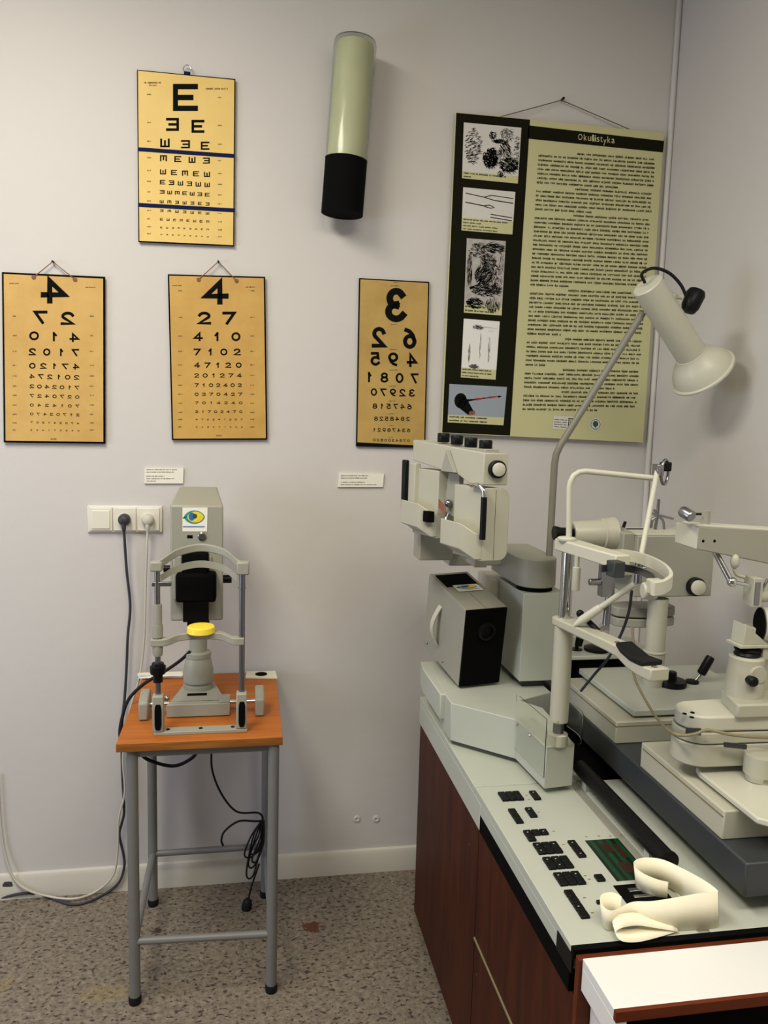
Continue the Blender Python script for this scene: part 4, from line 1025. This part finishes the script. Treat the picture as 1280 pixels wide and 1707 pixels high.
# ================================================================ reading lamp
YP = -.50
root = thing('reading_lamp', at(912, 985, y=YP), 'cream spot reading lamp on a bent grey pole rising beside the poster', 'lamp')
pb_ = at(912, 988, y=YP); pb_.z = 1.09
P = [pb_, at(918, 870, y=YP), at(924, 775, y=YP), at(927, 757, y=YP), at(934, 742, y=YP), at(1000, 637, y=YP), at(1071, 522, y=YP)]
Pp = [P[0], P[1], P[2], P[2].lerp(P[3], .6), P[3].lerp(P[4], .5), P[4], P[5], P[6]]
part('pole', MB().tube([P[0], P[2]]+[P[3], P[4]]+[P[6]], .0095, n=14, smooth=0), M['polegrey'], root)
ctop = at(1078, 474, y=YP-.045); cneck = at(1153, 592, y=YP+.01); axl = (cneck-ctop).normalized()
Lc = (cneck-ctop).length
m = MB(); Rc = .0425
m.lathe(ctop, axl, [(0, .001), (.037, .0), (.0405, .003), (.0415, Lc-.012), (.0415, Lc-.004)], n=40)
part('lamp_tube', m, M['ivory_lt'], root)
m = MB(); pr = [(.044, Lc-.006), (.046, Lc+.002), (.062, Lc+.018), (.078, Lc+.040), (.084, Lc+.060), (.090, Lc+.063), (.090, Lc+.068), (.085, Lc+.068), (.080, Lc+.058), (.072, Lc+.038), (.05, Lc+.012), (.0, Lc+.006)]
m.lathe(ctop, axl, pr, n=48)
part('lamp_shade', m, M['ivory_lt'], root)
part('cord_loop', MB().tube([ctop+V((-.006, 0, .004))]+[at(*p, y=YP-.06) for p in ((1070, 456), (1090, 447), (1115, 455), (1134, 474), (1143, 492))], .0042), M['rubber'], root)
pk = at(1150, 502, y=YP-.02)
ks = part('switch_box', MB().lathe(pk-V((.0, 0, .018)), (rt*.45+up*1.0), [(0, -.012), (.018, -.010), (.024, .004), (.026, .040), (.022, .050), (0, .052)], n=20), M['black'], root)
part('clamp_screw', MB().lathe(at(1118, 494, y=YP-.02), rt+up*-.1, [(0, -.012), (.011, -.010), (.012, .010), (.006, .016), (.006, .03)], n=16), M['ivory_lt'], root)

# ================================================================ chin rest on the post
root = thing('chin_rest', (post.x, post.y, .87), 'cream chin rest stand with black chin pad and curved brow band on a post', 'chin rest')
part('lower_shaft', MB().cyl((post.x, post.y, .868), (post.x, post.y, .93), .012, n=20), M['steel'], root)
zcr = 1.128
part('post_tube', MB().cyl((post.x, post.y, .898), (post.x, post.y, zcr-.012), .0205, n=32), M['ivory'], root)
part('upper_shaft', MB().cyl((post.x, post.y, zcr), (post.x, post.y, 1.292), .0135, n=28), M['chrome'], root)
# chin arm plan (x,y) from photo at its height
def pln(pts, z): return [V3(at(a_, b_, z=z), z) for a_, b_ in pts]
zc2 = 1.133
plan = pln([(915, 1036), (919, 1031), (930, 1028), (976, 1040), (1022, 1063), (1060, 1085), (1112, 1106), (1083, 1113), (1042, 1087), (1010, 1073)], zc2)
pa_ = V((post.x, post.y, zc2)); 
e1 = at(1000, 1062, z=zc2); 
dirv = (at(1095, 1107, z=zc2)-pa_); dirv.z = 0; Lc_ = dirv.length; dirv.normalize(); nrm = V((dirv.y, -dirv.x, 0))
if nrm.x > 0: nrm = -nrm      # nrm points to the patient side
def ca(t, s, z): return V((pa_.x, pa_.y, 0))+dirv*t+nrm*(-s)+V((0, 0, z))
# side profile along t, dips under the chin
def armbar(m, ts):
    rings = []
    for t, s0, s1, z0_, z1_ in ts: rings.append([ca(t, s0, z0_), ca(t, s1, z0_), ca(t, s1, z1_), ca(t, s0, z1_)])
    m.rings(rings); return m
TL = Lc_
ts = [(-.024, -.010, .012, zcr-.012, zcr+.006), (-.016, -.022, .022, zcr-.012, zcr+.006), (.015, -.022, .024, zcr-.012, zcr+.006), (TL*.30, -.015, .022, zcr-.014, zcr+.006), (TL*.55, -.012, .026, zcr-.014, zcr+.007), (TL*.66, -.010, .030, zcr-.016, zcr+.006),
      (TL*.76, -.010, .030, zcr-.026, zcr-.006), (TL*.86, -.010, .030, zcr-.030, zcr-.008), (TL, -.012, .028, zcr-.028, zcr-.004)]
part('chin_arm', armbar(MB(), ts), M['ivory'], root, bevel=.003)
tp = [(TL*.64, -.009, .028, zcr+.004, zcr+.013), (TL*.70, -.012, .030, zcr-.003, zcr+.007), (TL*.80, -.013, .031, zcr-.009, zcr+.000), (TL*.90, -.012, .030, zcr-.009, zcr+.003), (TL*.93, -.012, .030, zcr-.006, zcr+.004)]
part('chin_pad', armbar(MB(), tp), M['rubber'], root, bevel=.003)
for t_ in (TL*.60, TL*.965): part('screw', MB().lathe(ca(t_, .004, zcr+(.005 if t_ < TL*.8 else -.006)), (0, 0, 1), [(.006, 0), (.006, .002), (.003, .004), (0, .004)], n=14), M['chrome'], root)
# head arm
zh = 1.300
hz = at(925, 912, z=zh)
dh = (at(1062, 940, z=zh)-V((post.x, post.y, zh))); dh.z = 0; Lh = dh.length; dh.normalize(); nh = V((-dh.y, dh.x, 0))
if nh.x < 0: nh = -nh
def ha(t, s, z): return V((post.x, post.y, z))+dh*t+nh*s
m = MB()
rg = []
for t, s0, s1, za_, zb_ in ((-.028, -.012, .014, zh-.018, zh+.008), (-.018, -.024, .024, zh-.018, zh+.008), (.03, -.022, .022, zh-.018, zh+.008), (Lh*.8, -.014, .020, zh-.020, zh+.008)):
    rg.append([ha(t, s0, za_), ha(t, s1, za_), ha(t, s1, zb_), ha(t, s0, zb_)])
part('head_arm', MB().rings(rg), M['ivory_lt'], root, bevel=.003)
# C-shaped brow band: from the arm end bulging away and returning
c_pts = [at(1008, 925, z=zh-.004), at(1040, 925, z=zh-.004), at(1075, 933, z=zh-.004), at(1105, 948, z=zh-.004), at(1118, 966, z=zh-.006), at(1106, 978, z=zh-.01), at(1088, 982, z=zh-.012)]
part('brow_band', MB().band(c_pts, (0, 0, .022), lambda t: nh*(.008*(1-t))+dh*(.010*t), smooth=8), M['ivory_lt'], root, bevel=.002)
in_pts = [at(1003, 948, z=zh-.012), at(1030, 946, z=zh-.012), at(1060, 950, z=zh-.012), at(1088, 962, z=zh-.012), at(1094, 975, z=zh-.014)]
part('inner_band', MB().band(in_pts, (0, 0, .014), lambda t: nh*.004, smooth=8), M['steel'], root)
bx = at(1022, 945, z=zh-.012)
part('band_bracket', MB().obox(bx+V((-.02, -.01, -.014)), dh*.028, nh*.024, (0, 0, .030)), M['darkgrey'], root, bevel=.002)
be = at(1092, 988, z=zh-.025)
part('band_knob', MB().lathe(at(1082, 985, z=zh-.025), rt, [(.015, -.012), (.015, .012), (0, .0125)], n=20).box(be.x-.014, be.x+.010, be.y-.010, be.y+.010, be.z-.002, be.z+.024), M['ivory'], root, bevel=.003)
sl = at(958, 962, y=-.80); part('hanging_sleeve', MB().lathe(at(959, 985, y=-.985), (0, 0, 1), [(0, 0), (.0075, .001), (.0085, .004), (.0085, .050), (.005, .052), (.005, .075)], n=18), M['ivory'], root)
# clamps and lever under the head arm
q0 = at(1008, 970, y=-1.02)
part('clamp_bracket', MB().box(q0.x-.010, q0.x+.018, q0.y-.01, q0.y+.012, q0.z-.03, q0.z+.05).cyl(q0+V((-.034, 0, 0)), q0+V((-.008, 0, 0)), .007), M['steel'], root, bevel=.001)
q1 = at(1016, 980, y=-1.02); q2_ = at(1008, 1060, y=-1.02)
part('clamp_rod', MB().cyl(q1, q2_, .0075), M['steel'], root)
part('lever', MB().tube([at(1000, 1055, y=-1.02), at(985, 1040, y=-1.00), at(968, 1024, y=-.97)], .006, smooth=3).sphere(at(967, 1023, y=-.97), .0085), M['black'], root)
part('lever_nut', MB().cyl(at(1008, 1050, y=-1.04), at(1006, 1044, y=-.99), .0095), M['chrome'], root)

# fixation light: bent tube, cap and rods
root = thing('fixation_light_arm', (post.x, post.y, 1.31), 'thin cream bent-tube fixation light arm rising from the head rest', 'lamp arm')
yf = -.93
base_ = V((post.x+.018, yf, 1.31)); 
bp = [base_, at(950, 850, y=yf), at(950, 812, y=yf)]
arc = [at(951, 803, y=yf), at(956, 793, y=yf), at(965, 787, y=yf), at(976, 785.5, y=yf)]
part('bent_tube', MB().tube([V((at(948, 900, y=yf).x, yf, 1.308)), at(949, 812, y=yf)]+arc+[at(1090, 797, y=yf-.02)], .0062, n=14, smooth=0), M['ivory_lt'], root)
part('base_disc', MB().lathe((at(944, 905, y=yf).x, yf, zh+.008), (0, 0, 1), [(.019, 0), (.020, .002), (.020, .005), (.017, .007), (.012, .008), (0, .008)], n=28), M['ivory_lt'], root)
c0 = at(1094, 800, y=yf-.02); c1_ = at(1066, 940, y=-1.06)
part('rod', MB().cyl(at(1096, 782, y=yf-.02), c1_, .0055, n=14), M['ivory_lt'], root)
part('joint_block', MB().box(c0.x-.006, c0.x+.010, c0.y-.012, c0.y+.012, c0.z+.008, c0.z+.034), M['steel'], root, bevel=.002)
lr = at(1108, 787, y=yf-.02)
part('small_lamp_ring', MB().tube([lr+V((.020*cos(a*pi/8)*.7, .010*cos(a*pi/8), .026*sin(a*pi/8))) for a in range(17)], .0035, smooth=2), M['steel'], root)
part('lamp_pivot', MB().box(lr.x-.010, lr.x+.012, lr.y-.008, lr.y+.008, lr.z+.002, lr.z+.022), M['black'], root, bevel=.003)
g0 = at(1065, 947, y=-1.06)
part('elbow_joint', MB().cyl(at(1065, 938, y=-1.06), at(1063, 972, y=-1.06), .008).lathe(at(1072, 948, y=-1.06), rt, [(.008, -.02), (.008, .004)], n=16), M['steel'], root)
r0, r1_ = at(1058, 973, y=-1.06), at(957, 1043, y=-.99)
mid = r0.lerp(r1_, .55)
part('lower_rod', MB().cyl(r0, mid, .0062, n=16).lathe(mid, r1_-mid, [(.0072, 0), (.0085, .004), (.0095, (r1_-mid).length*.7), (.0035, (r1_-mid).length)], n=18), M['ivory_lt'], root)
# blue-black lead and tan lead
o = part('lead', MB().tube([at(1053, 985, y=-1.0), at(1048, 1020, y=-.98), at(1036, 1055, y=-.95), at(1015, 1095, y=-.92), at(990, 1125, y=-.88), at(968, 1152, y=-.85)], .0032), M['grey_cable']); tag(o, 'thin dark lead hanging behind the chin rest down to the grey slide table', 'cable')

# ================================================================ slide platform
XS = .832; ZS = .830
root = thing('slide_platform', (1.08, -1.0, ZT), 'long dark grey slide table carrying both white instrument bases', 'slide table')
part('beam', MB().box(XS, XR-.03, -1.392, -.42, ZS-.062, ZS), M['darkgrey'], root, bevel=.004)
part('rear_beam', MB().box(XS-.0, 1.05, -.42, -.33, ZS-.062, ZS+.02), M['blackmat'], root, bevel=.002)
part('runner', MB().box(XS+.10, XS+.16, -1.33, -.45, ZT, ZS-.062).box(XR-.12, XR-.06, -1.33, -.45, ZT, ZS-.062), M['blackmat'], root)

# ================================================================ back instrument (keratometer)
root = thing('keratometer', (1.05, -.72, ZS), 'beige box-headed eye instrument with side knob on the rear white base', 'eye instrument')
part('base', MB().box(XS+.002, XR-.05, -.905, -.60, ZS, ZS+.053), M['ivory'], root, bevel=.003)
part('base_groove', MB().box(XS+.0005, XR-.06, -.9055, -.61, ZS+.041, ZS+.0425), M['inkfaint'], root)
part('slide_plate', MB().prism([(XS+.050, -.892, ZS+.058), (1.125, -.892, ZS+.058), (1.24, -.73, ZS+.058), (1.24, -.585, ZS+.058), (XS+.050, -.585, ZS+.058)], (0, 0, .016)), M['console'], root, bevel=.003)
part('plate_shadow_gap', MB().box(XS+.07, 1.1, -.87, -.60, ZS+.053, ZS+.058), M['blackmat'], root)
zp = ZS+.074
kc = at(1087, 1142, z=zp)
part('rear_plate', MB().box(XS+.01, 1.12, -.575, -.40, zp+.018, zp+.030), M['console'], root, bevel=.003)
part('rear_plate_support', MB().box(XS+.06, 1.05, -.56, -.42, ZS, zp+.018), M['blackmat'], root)
hc = V((kc.x, kc.y, 0))
m = MB().lathe((hc.x, hc.y, zp), (0, 0, 1), [(.0255, 0), (.0255, .085), (.028, .087), (.028, .090), (.0245, .092), (.0245, .100)], n=32)
m.cyl((hc.x, hc.y, zp+.10), (hc.x, hc.y, 1.13), .0245, n=32)
part('column', m, M['ivory'], root)
YK = hc.y-.03
bf = {k_: at(*p, y=YK) for k_, p in dict(tl=(1064, 893), bl=(1056, 996), br=(1187, 995), tr=(1191, 893)).items()}
xk0, xk1, zk0, zk1 = (bf['tl'].x+bf['bl'].x)/2, (bf['br'].x+bf['tr'].x)/2, bf['bl'].z, bf['tl'].z
m = MB(); dep = .12
m.prism([(xk0, YK, zk0), (xk1, YK, zk0), (xk1, YK, zk1), (xk0, YK, zk1)], (0, .0001, 0)) if False else None
m.box(xk0, xk1, YK, YK+dep, zk0, zk1)
hdd = part('head_box', m, M['greige'], root, bevel=.003)
part('top_cover', MB().box(xk0-.002, xk1, YK+.002, YK+dep, zk1, zk1+.004), M['ivory_lt'], root, bevel=.001)
zx = at(1000, 893, y=YK+.05).z; yx = YK+.075
part('tube_flange', MB().prism([(xk0-.03, YK+.015, zk0+.05), (xk0-.03, YK+.015, zk1+.004), (xk0-.03, YK+dep+.01, zk1+.014), (xk0-.03, YK+dep+.01, zk0+.04)], (.032, 0, 0)), M['greige'], root, bevel=.003)
tcz = at(1000, 890, y=yx).z
tl_ = at(953, 888, y=yx).x
part('objective_tube', MB().lathe((xk0-.028, yx, tcz), (-1, 0, 0), [(.043, 0), (.041, .015), (.039, .03), (.040, .031), (.036, .034), (.031, (xk0-.028)-tl_-.004), (.028, (xk0-.028)-tl_), (.022, (xk0-.028)-tl_), (.022, (xk0-.028)-tl_-.01), (0, (xk0-.028)-tl_-.01)], n=40), M['ivory'], root)
part('lens_end', MB().lathe((tl_+.012, yx, tcz), (-1, 0, 0), [(.026, 0), (.026, .01), (0, .011)], n=28), M['steel'], root)
ec = at(932, 890, y=yx); part('eye_cup', MB().lathe((tl_-.014, yx, tcz+.002), (-1, 0, 0), [(.012, -.012), (.014, 0), (.014, .014), (.018, .030), (.018, .032), (0, .032)], n=24), M['black'], root)
kk = at(1157, 977, y=YK); kn = part('side_knob', MB().lathe(kk, (0, -1, 0), [(.023, 0), (.023, .014), (.021, .016), (0, .016)], n=32), M['black'], root)
part('knob_cap', MB().lathe(kk+V((0, -.0155, 0)), (0, -1, 0), [(.0185, 0), (.0185, .006), (.017, .007), (0, .007)], n=32), M['ivory_lt'], kn)
for u0_, v0_ in ((1046, 920), (1052, 876)):
    a_ = at(u0_, v0_, x=xk0-.001) if u0_ == 1046 else None
part('side_switch', MB().box(xk0-.004, xk0+.001, YK+.035, YK+.05, zk1-.058, zk1-.040), M['black'], root, bevel=.001)
part('top_lever', MB().tube([(xk0+.0, YK+.08, zk1+.004), (xk0+.006, YK+.08, zk1+.024)], .004, smooth=0).box(xk0-.03, xk0+.06, YK+.078, YK+.084, zk1+.004, zk1+.006), M['black'], root)
# lens tray behind the column
lt = at(1075, 1030, y=YK+.09)
m = MB()
pl = []
for k in range(20):
    t = 2*pi*k/20; pl.append((lt.x+.085*max(-1, min(1, 1.15*cos(t)))+.0, YK+.11+.045*sin(t), lt.z-.02))
m.prism(pl, (0, 0, .022)); m.prism([(a_, b_, c__+.026) for a_, b_, c__ in pl], (0, 0, .024))
part('round_tray', m, M['greige'], root, bevel=.003)
# base controls
dk = at(1119, 1142, z=zp)
part('focus_disc', MB().lathe((dk.x, dk.y, zp), (0, 0, 1), [(.036, 0), (.037, .006), (.035, .014), (.012, .016), (.011, .034), (.009, .036), (0, .036)], n=36), M['black'], root)
jk = at(1158, 1138, z=zp); jt = at(1184, 1096, y=jk.y)
part('joystick_boot', MB().lathe((jk.x-.008, jk.y, zp), (0, 0, 1), [(.017, 0), (.016, .006), (.008, .008), (0, .008)], n=20), M['rubber'], root)
jb = at(1168, 1124, y=jk.y)
part('joystick', MB().cyl((jk.x+.002, jk.y, zp+.006), jb, .004, mat=1).lathe(jb, jt-jb, [(.009, 0), (.0115, .004), (.0115, .045), (.010, .052), (0, .054)], n=20), [M['black'], M['steel']], root)
# rear controls
zr_ = zp+.030
d2 = at(994, 1084, z=zr_)
part('focus_disc', MB().lathe((d2.x, d2.y, zr_), (0, 0, 1), [(.034, 0), (.035, .008), (.020, .014), (0, .015)], n=32), M['black'], root)
d3 = at(961, 1083, z=zr_); part('joystick', MB().lathe((d3.x, d3.y, zr_), (0, 0, 1), [(.016, 0), (.016, .003), (.005, .004), (.005, .016)], n=20).lathe((d3.x+.004, d3.y, zr_+.012), (.2, 0, 1), [(.010, 0), (.011, .022), (0, .023)], n=16), M['black'], root)
# wire stand on top
ws = at(1098, 882, y=YK+.08)
m = MB().tube([at(1098, 832, y=YK+.08), at(1096, 858, y=YK+.08), at(1092, 882, y=YK+.08)], .004, smooth=0)
m.tube([at(1088, 856, y=YK+.08), at(1122, 865, y=YK+.08)], .003, smooth=0)
m.tube([at(1085, 880, y=YK+.08), at(1088, 866, y=YK+.08), at(1097, 862, y=YK+.08), at(1105, 868, y=YK+.08), at(1107, 882, y=YK+.08)], .0032)
m.tube([at(1082, 853, y=YK+.08), at(1100, 862, y=YK+.08), at(1090, 850, y=YK+.08)], .003)
part('wire_clamp', m, M['steel'], root)

# ================================================================ slit lamp (right)
root = thing('slit_lamp', (1.0, -1.2, ZS), 'cream slit lamp at the right edge with rounded arm, prism head and black focus knob', 'slit lamp')
m = MB(); m.box(XS+.002, XR-.05, -1.318, -1.02, ZS, ZS+.055)
part('base', m, M['ivory'], root, bevel=.003)
part('base_groove', MB().box(XS+.0005, XS+.004, -1.316, -1.03, ZS+.043, ZS+.0445), M['inkfaint'], root)
part('slide_plate', MB().prism([(XS+.010+.03, -1.39, ZS+.06), (1.3, -1.39, ZS+.06), (1.3, -1.18, ZS+.06), (XS+.0+.03, -1.18, ZS+.06), (XS+.024, -1.20, ZS+.06), (XS+.024, -1.375, ZS+.06)], (0, 0, .012)), M['ivory_lt'], root, bevel=.003)
part('plate_gap', MB().box(XS+.06, 1.25, -1.30, -1.1, ZS+.054, ZS+.061), M['blackmat'], root)
YS = -1.17
zb0 = ZS+.072
cc = at(1256, 1300, z=zb0)
part('stem', MB().lathe((cc.x+.012, cc.y, zb0), (0, 0, 1), [(.024, 0), (.024, .012), (.030, .013), (.030, .05)], n=28), M['ivory'], root)
part('stem_ring', MB().lathe((cc.x+.004, cc.y-.002, zb0+.002), (0, 0, 1), [(.020, 0), (.021, .012), (0, .012)], n=28), M['chrome'], root)
def rounded_arm(xc, yc, r_, xend, z0_, z1_, w2=None, flare=.0):
    pl = []
    for k in range(17):
        t = pi/2+pi*k/16; pl.append((xc+r_*cos(t), yc+r_*sin(t), z0_))
    pl += [(xend, yc-r_-flare, z0_), (xend, yc+r_+flare, z0_)]
    return MB().prism(pl, (0, 0, z1_-z0_))
la = at(1122, 1258, y=YS); lb = at(1124, 1216, y=YS)
xc = la.x+.046
part('lower_arm', rounded_arm(xc, YS, .046, XR-.07, la.z-.008, la.z+.036, flare=.01), M['ivory'], root, bevel=.003)
part('middle_arm', rounded_arm(xc, YS, .046, XR-.07, la.z+.0385, la.z+.060, flare=.012), M['ivory'], root, bevel=.002)
z3 = la.z+.062
part('upper_arm', rounded_arm(xc+.002, YS, .044, XR-.07, z3, z3+.030, flare=.02), M['ivory_lt'], root, bevel=.004)
for (a_, b_) in ((1141, 1190), (1154, 1188), (1153, 1196)):
    p = at(a_, b_, z=z3+.0305); part('screw_hole', MB().lathe((p.x, p.y, z3+.0302), (0, 0, 1), [(.0042, 0), (.0042, .0012), (0, .0012)], n=14), M['blackmat'], root)
p = at(1150, 1218, y=YS-.046); part('nameplate', MB().obox(p+V((-.008, -.002, -.007)), (.026, -.006, 0), (0, .004, 0), (0, 0, .013)), M['darkgrey'], root)
p = at(1222, 1240, y=YS-.06); part('nameplate', MB().obox(p+V((-.02, -.004, -.004)), (.042, -.006, -.004), (0, .004, 0), (0, 0, .009)), M['darkgrey'], root)
part('skirt_block', MB().prism([(at(1206, 1190, y=YS).x-.01, YS-.055, z3+.028), (XR-.07, YS-.065, z3+.028), (XR-.07, YS+.05, z3+.028), (.93, YS+.03, z3+.028)], (0, 0, .028)), M['ivory'], root, bevel=.004)
dcx = at(1240, 1150, y=YS); zd0 = z3+.05; zd1 = at(1240, 1092, y=YS).z; rd = (at(1266, 1150, y=YS).x-at(1214, 1150, y=YS).x)/2
part('drum', MB().lathe((dcx.x, YS, zd0), (0, 0, 1), [(rd+.002, 0), (rd, zd1-zd0-.026), (rd-.001, zd1-zd0-.024), (rd-.001, zd1-zd0-.004), (rd-.005, zd1-zd0), (0, zd1-zd0)], n=36), M['ivory'], root)
part('lamp_slot', MB().lathe((dcx.x, YS, zd1), (0, 0, 1), [(rd-.010, 0), (rd-.009, .003), (rd-.012, .008), (rd-.009, .012), (rd-.014, .016), (0, .016)], n=28), M['black'], root)
part('cap_plate', MB().box(dcx.x-rd+.002, dcx.x+rd-.002, YS-.024, YS+.024, zd1+.020, zd1+.026).box(dcx.x+rd-.014, dcx.x+rd-.002, YS-.02, YS+.02, zd1-.004, zd1+.020), M['ivory'], root, bevel=.001)
part('prism_head', MB().prism([(dcx.x-rd+.010, YS-.02, zd1+.026), (dcx.x+rd-.004, YS-.02, zd1+.026), (dcx.x-rd+.012, YS-.02, zd1+.066)], (0, .04, 0)), M['ivory'], root, bevel=.001)
kp = at(1252, 1134, y=YS-rd); part('black_focus_knob', MB().lathe(kp+V((0, .006, 0)), (-.1, -1, 0), [(.009, 0), (.010, .016), (.007, .020), (0, .020)], n=20), M['black'], root)
part('drum_boss', MB().lathe(at(1262, 1124, y=YS-rd+.004), (0, -1, 0), [(.018, 0), (.016, .006), (0, .006)], n=24), M['ivory'], root)
part('focus_support', MB().box(dcx.x+.02, dcx.x+.20, YS+.01, YS+.05, z3+.05, zd1+.05), M['ivory'], root, bevel=.004)
# microscope tube
mt = at(1268, 1040, y=YS)
part('microscope_tube', MB().lathe((mt.x, YS, mt.z), (.96, -.28, 0), [(.027, 0), (.033, .001), (.034, .10), (.034, .22)], n=36), M['ivory_lt'], root)
part('eyepiece_lens', MB().lathe((mt.x-.002, YS+.001, mt.z), (-.96, .28, 0), [(.032, 0), (.027, .003), (0, .001)], n=32), M['blackmat'], root)
# illumination arm (box)
yb1 = YS
A_ = dict(tl=at(1165, 878, y=yb1), bl=at(1166, 916, y=yb1), tr=at(1290, 886, y=yb1), br=at(1290, 941, y=yb1))
m = MB(); m.prism([A_['bl'], A_['br'], A_['tr'], A_['tl']], (0, .0, 0)) if False else None
e_ = V((.03, 0, 0)); 
ex = 1.28
sl_t = (A_['tr'].z-A_['tl'].z)/(A_['tr'].x-A_['tl'].x); sl_b = (A_['br'].z-A_['bl'].z)/(A_['br'].x-A_['bl'].x)
x_a = A_['tl'].x
m.prism([(x_a, yb1, A_['bl'].z), (x_a+.16, yb1, A_['bl'].z+sl_b*.16), (ex, yb1, A_['bl'].z+sl_b*.16), (ex, yb1, A_['tl'].z+sl_t*.3), (x_a, yb1, A_['tl'].z)], (0, .055, 0))
part('illumination_arm', m, M['greige'], root, bevel=.002)
part('arm_nose', MB().prism([(x_a, yb1, A_['bl'].z), (x_a, yb1, A_['tl'].z), (x_a-.018, yb1+.03, A_['tl'].z+.002), (x_a-.018, yb1+.03, A_['bl'].z+.006)], (0, .02, 0)), M['ivory'], root, bevel=.001)
part('arm_top_strip', MB().obox((x_a-.004, yb1, A_['tl'].z), (.30, 0, sl_t*.3), (0, .05, 0), (0, 0, .004)), M['ivory_lt'], root, bevel=.001)
part('arm_screw', MB().lathe(at(1172, 902, y=yb1), (0, -1, 0), [(.003, 0), (0, .001)], n=10).lathe(at(1191, 902, y=yb1), (0, -1, 0), [(.003, 0), (0, .001)], n=10), M['blackmat'], root)
part('arm_support', MB().cyl((dcx.x+.14, YS+.03, z3+.05), (dcx.x+.14, YS+.03, A_['bl'].z-.02), .022), M['ivory'], root)
kz = at(1176, 862, y=yb1+.025)
part('top_post', MB().cyl((kz.x, yb1+.025, A_['tl'].z), (kz.x, yb1+.025, at(1176, 851, y=yb1+.025).z), .0085), M['greige'], root)
k0, k1_ = at(1146, 857, y=yb1+.01), at(1168, 857, y=yb1+.02)
part('tilt_knob', MB().cyl(k0, k1_, .0025, mat=1).lathe(at(1152, 861, y=yb1-.005), at(1139, 853, y=yb1+.012)-at(1152, 861, y=yb1-.005), [(.010, -.002), (.011, 0), (.011, .020), (.009, .024), (0, .024)], n=20), [M['steel'], M['rubber']], root)
r0 = at(1192, 920, y=YS+.02); r1_ = at(1219, 971, y=YS-.01)
part('swing_rod', MB().cyl(r0, r1_, .006, n=14), M['chrome'], root)
part('ball_joint', MB().sphere(at(1220, 970, y=YS-.01), .0095).tube([at(1220, 970, y=YS-.01), at(1246, 975, y=YS-.01)], .0035, smooth=0), M['chrome'], root)
hx = at(1252, 985, y=YS-.01)
part('mirror_holder', MB().box(at(1245, 985, y=YS).x, at(1260, 985, y=YS).x, YS-.02, YS+.012, at(1252, 1008, y=YS).z, at(1252, 961, y=YS).z), M['ivory'], root, bevel=.001)
part('mirror', MB().box(at(1246.5, 985, y=YS).x, at(1255, 985, y=YS).x, YS-.0215, YS-.019, at(1252, 1004, y=YS).z, at(1252, 967, y=YS).z), M['steel'], root)
part('target_lamp', MB().tube([at(1240, 962, y=YS), at(1228, 958, y=YS), at(1223, 948, y=YS)], .0035).sphere(at(1225, 936, y=YS), .012, sc_=(.7, .8, 1.2)), M['ivory'], root)
part('side_tube', MB().cyl(at(1259, 994, y=YS), at(1259, 994, y=YS)+V((.14, 0, 0)), .0115), M['ivory'], root)
part('crank', MB().tube([at(1259, 980, y=YS-.01), at(1271, 982, y=YS-.01), at(1280, 965, y=YS-.01)], .003, smooth=0), M['steel'], root)
# cable wrapped round the arm
o = part('coax_lead', MB().tube([at(1053, 1045, y=-.80), at(1056, 1075, y=-.82), at(1054, 1100, y=-.86), at(1058, 1130, y=-.90), at(1072, 1160, y=-.95), at(1090, 1190, y=-1.02), at(1108, 1212, y=-1.12), at(1124, 1223, y=-1.215), at(1140, 1226, y=-1.228), at(1160, 1223, y=-1.232), at(1180, 1217, y=-1.236), at(1215, 1224, y=-1.246), at(1250, 1228, y=-1.25), at(1290, 1230, y=-1.25)], .0030), M['tan_cable'])
tag(o, 'thin tan cable draped across the rear base and round the slit lamp arm', 'cable')
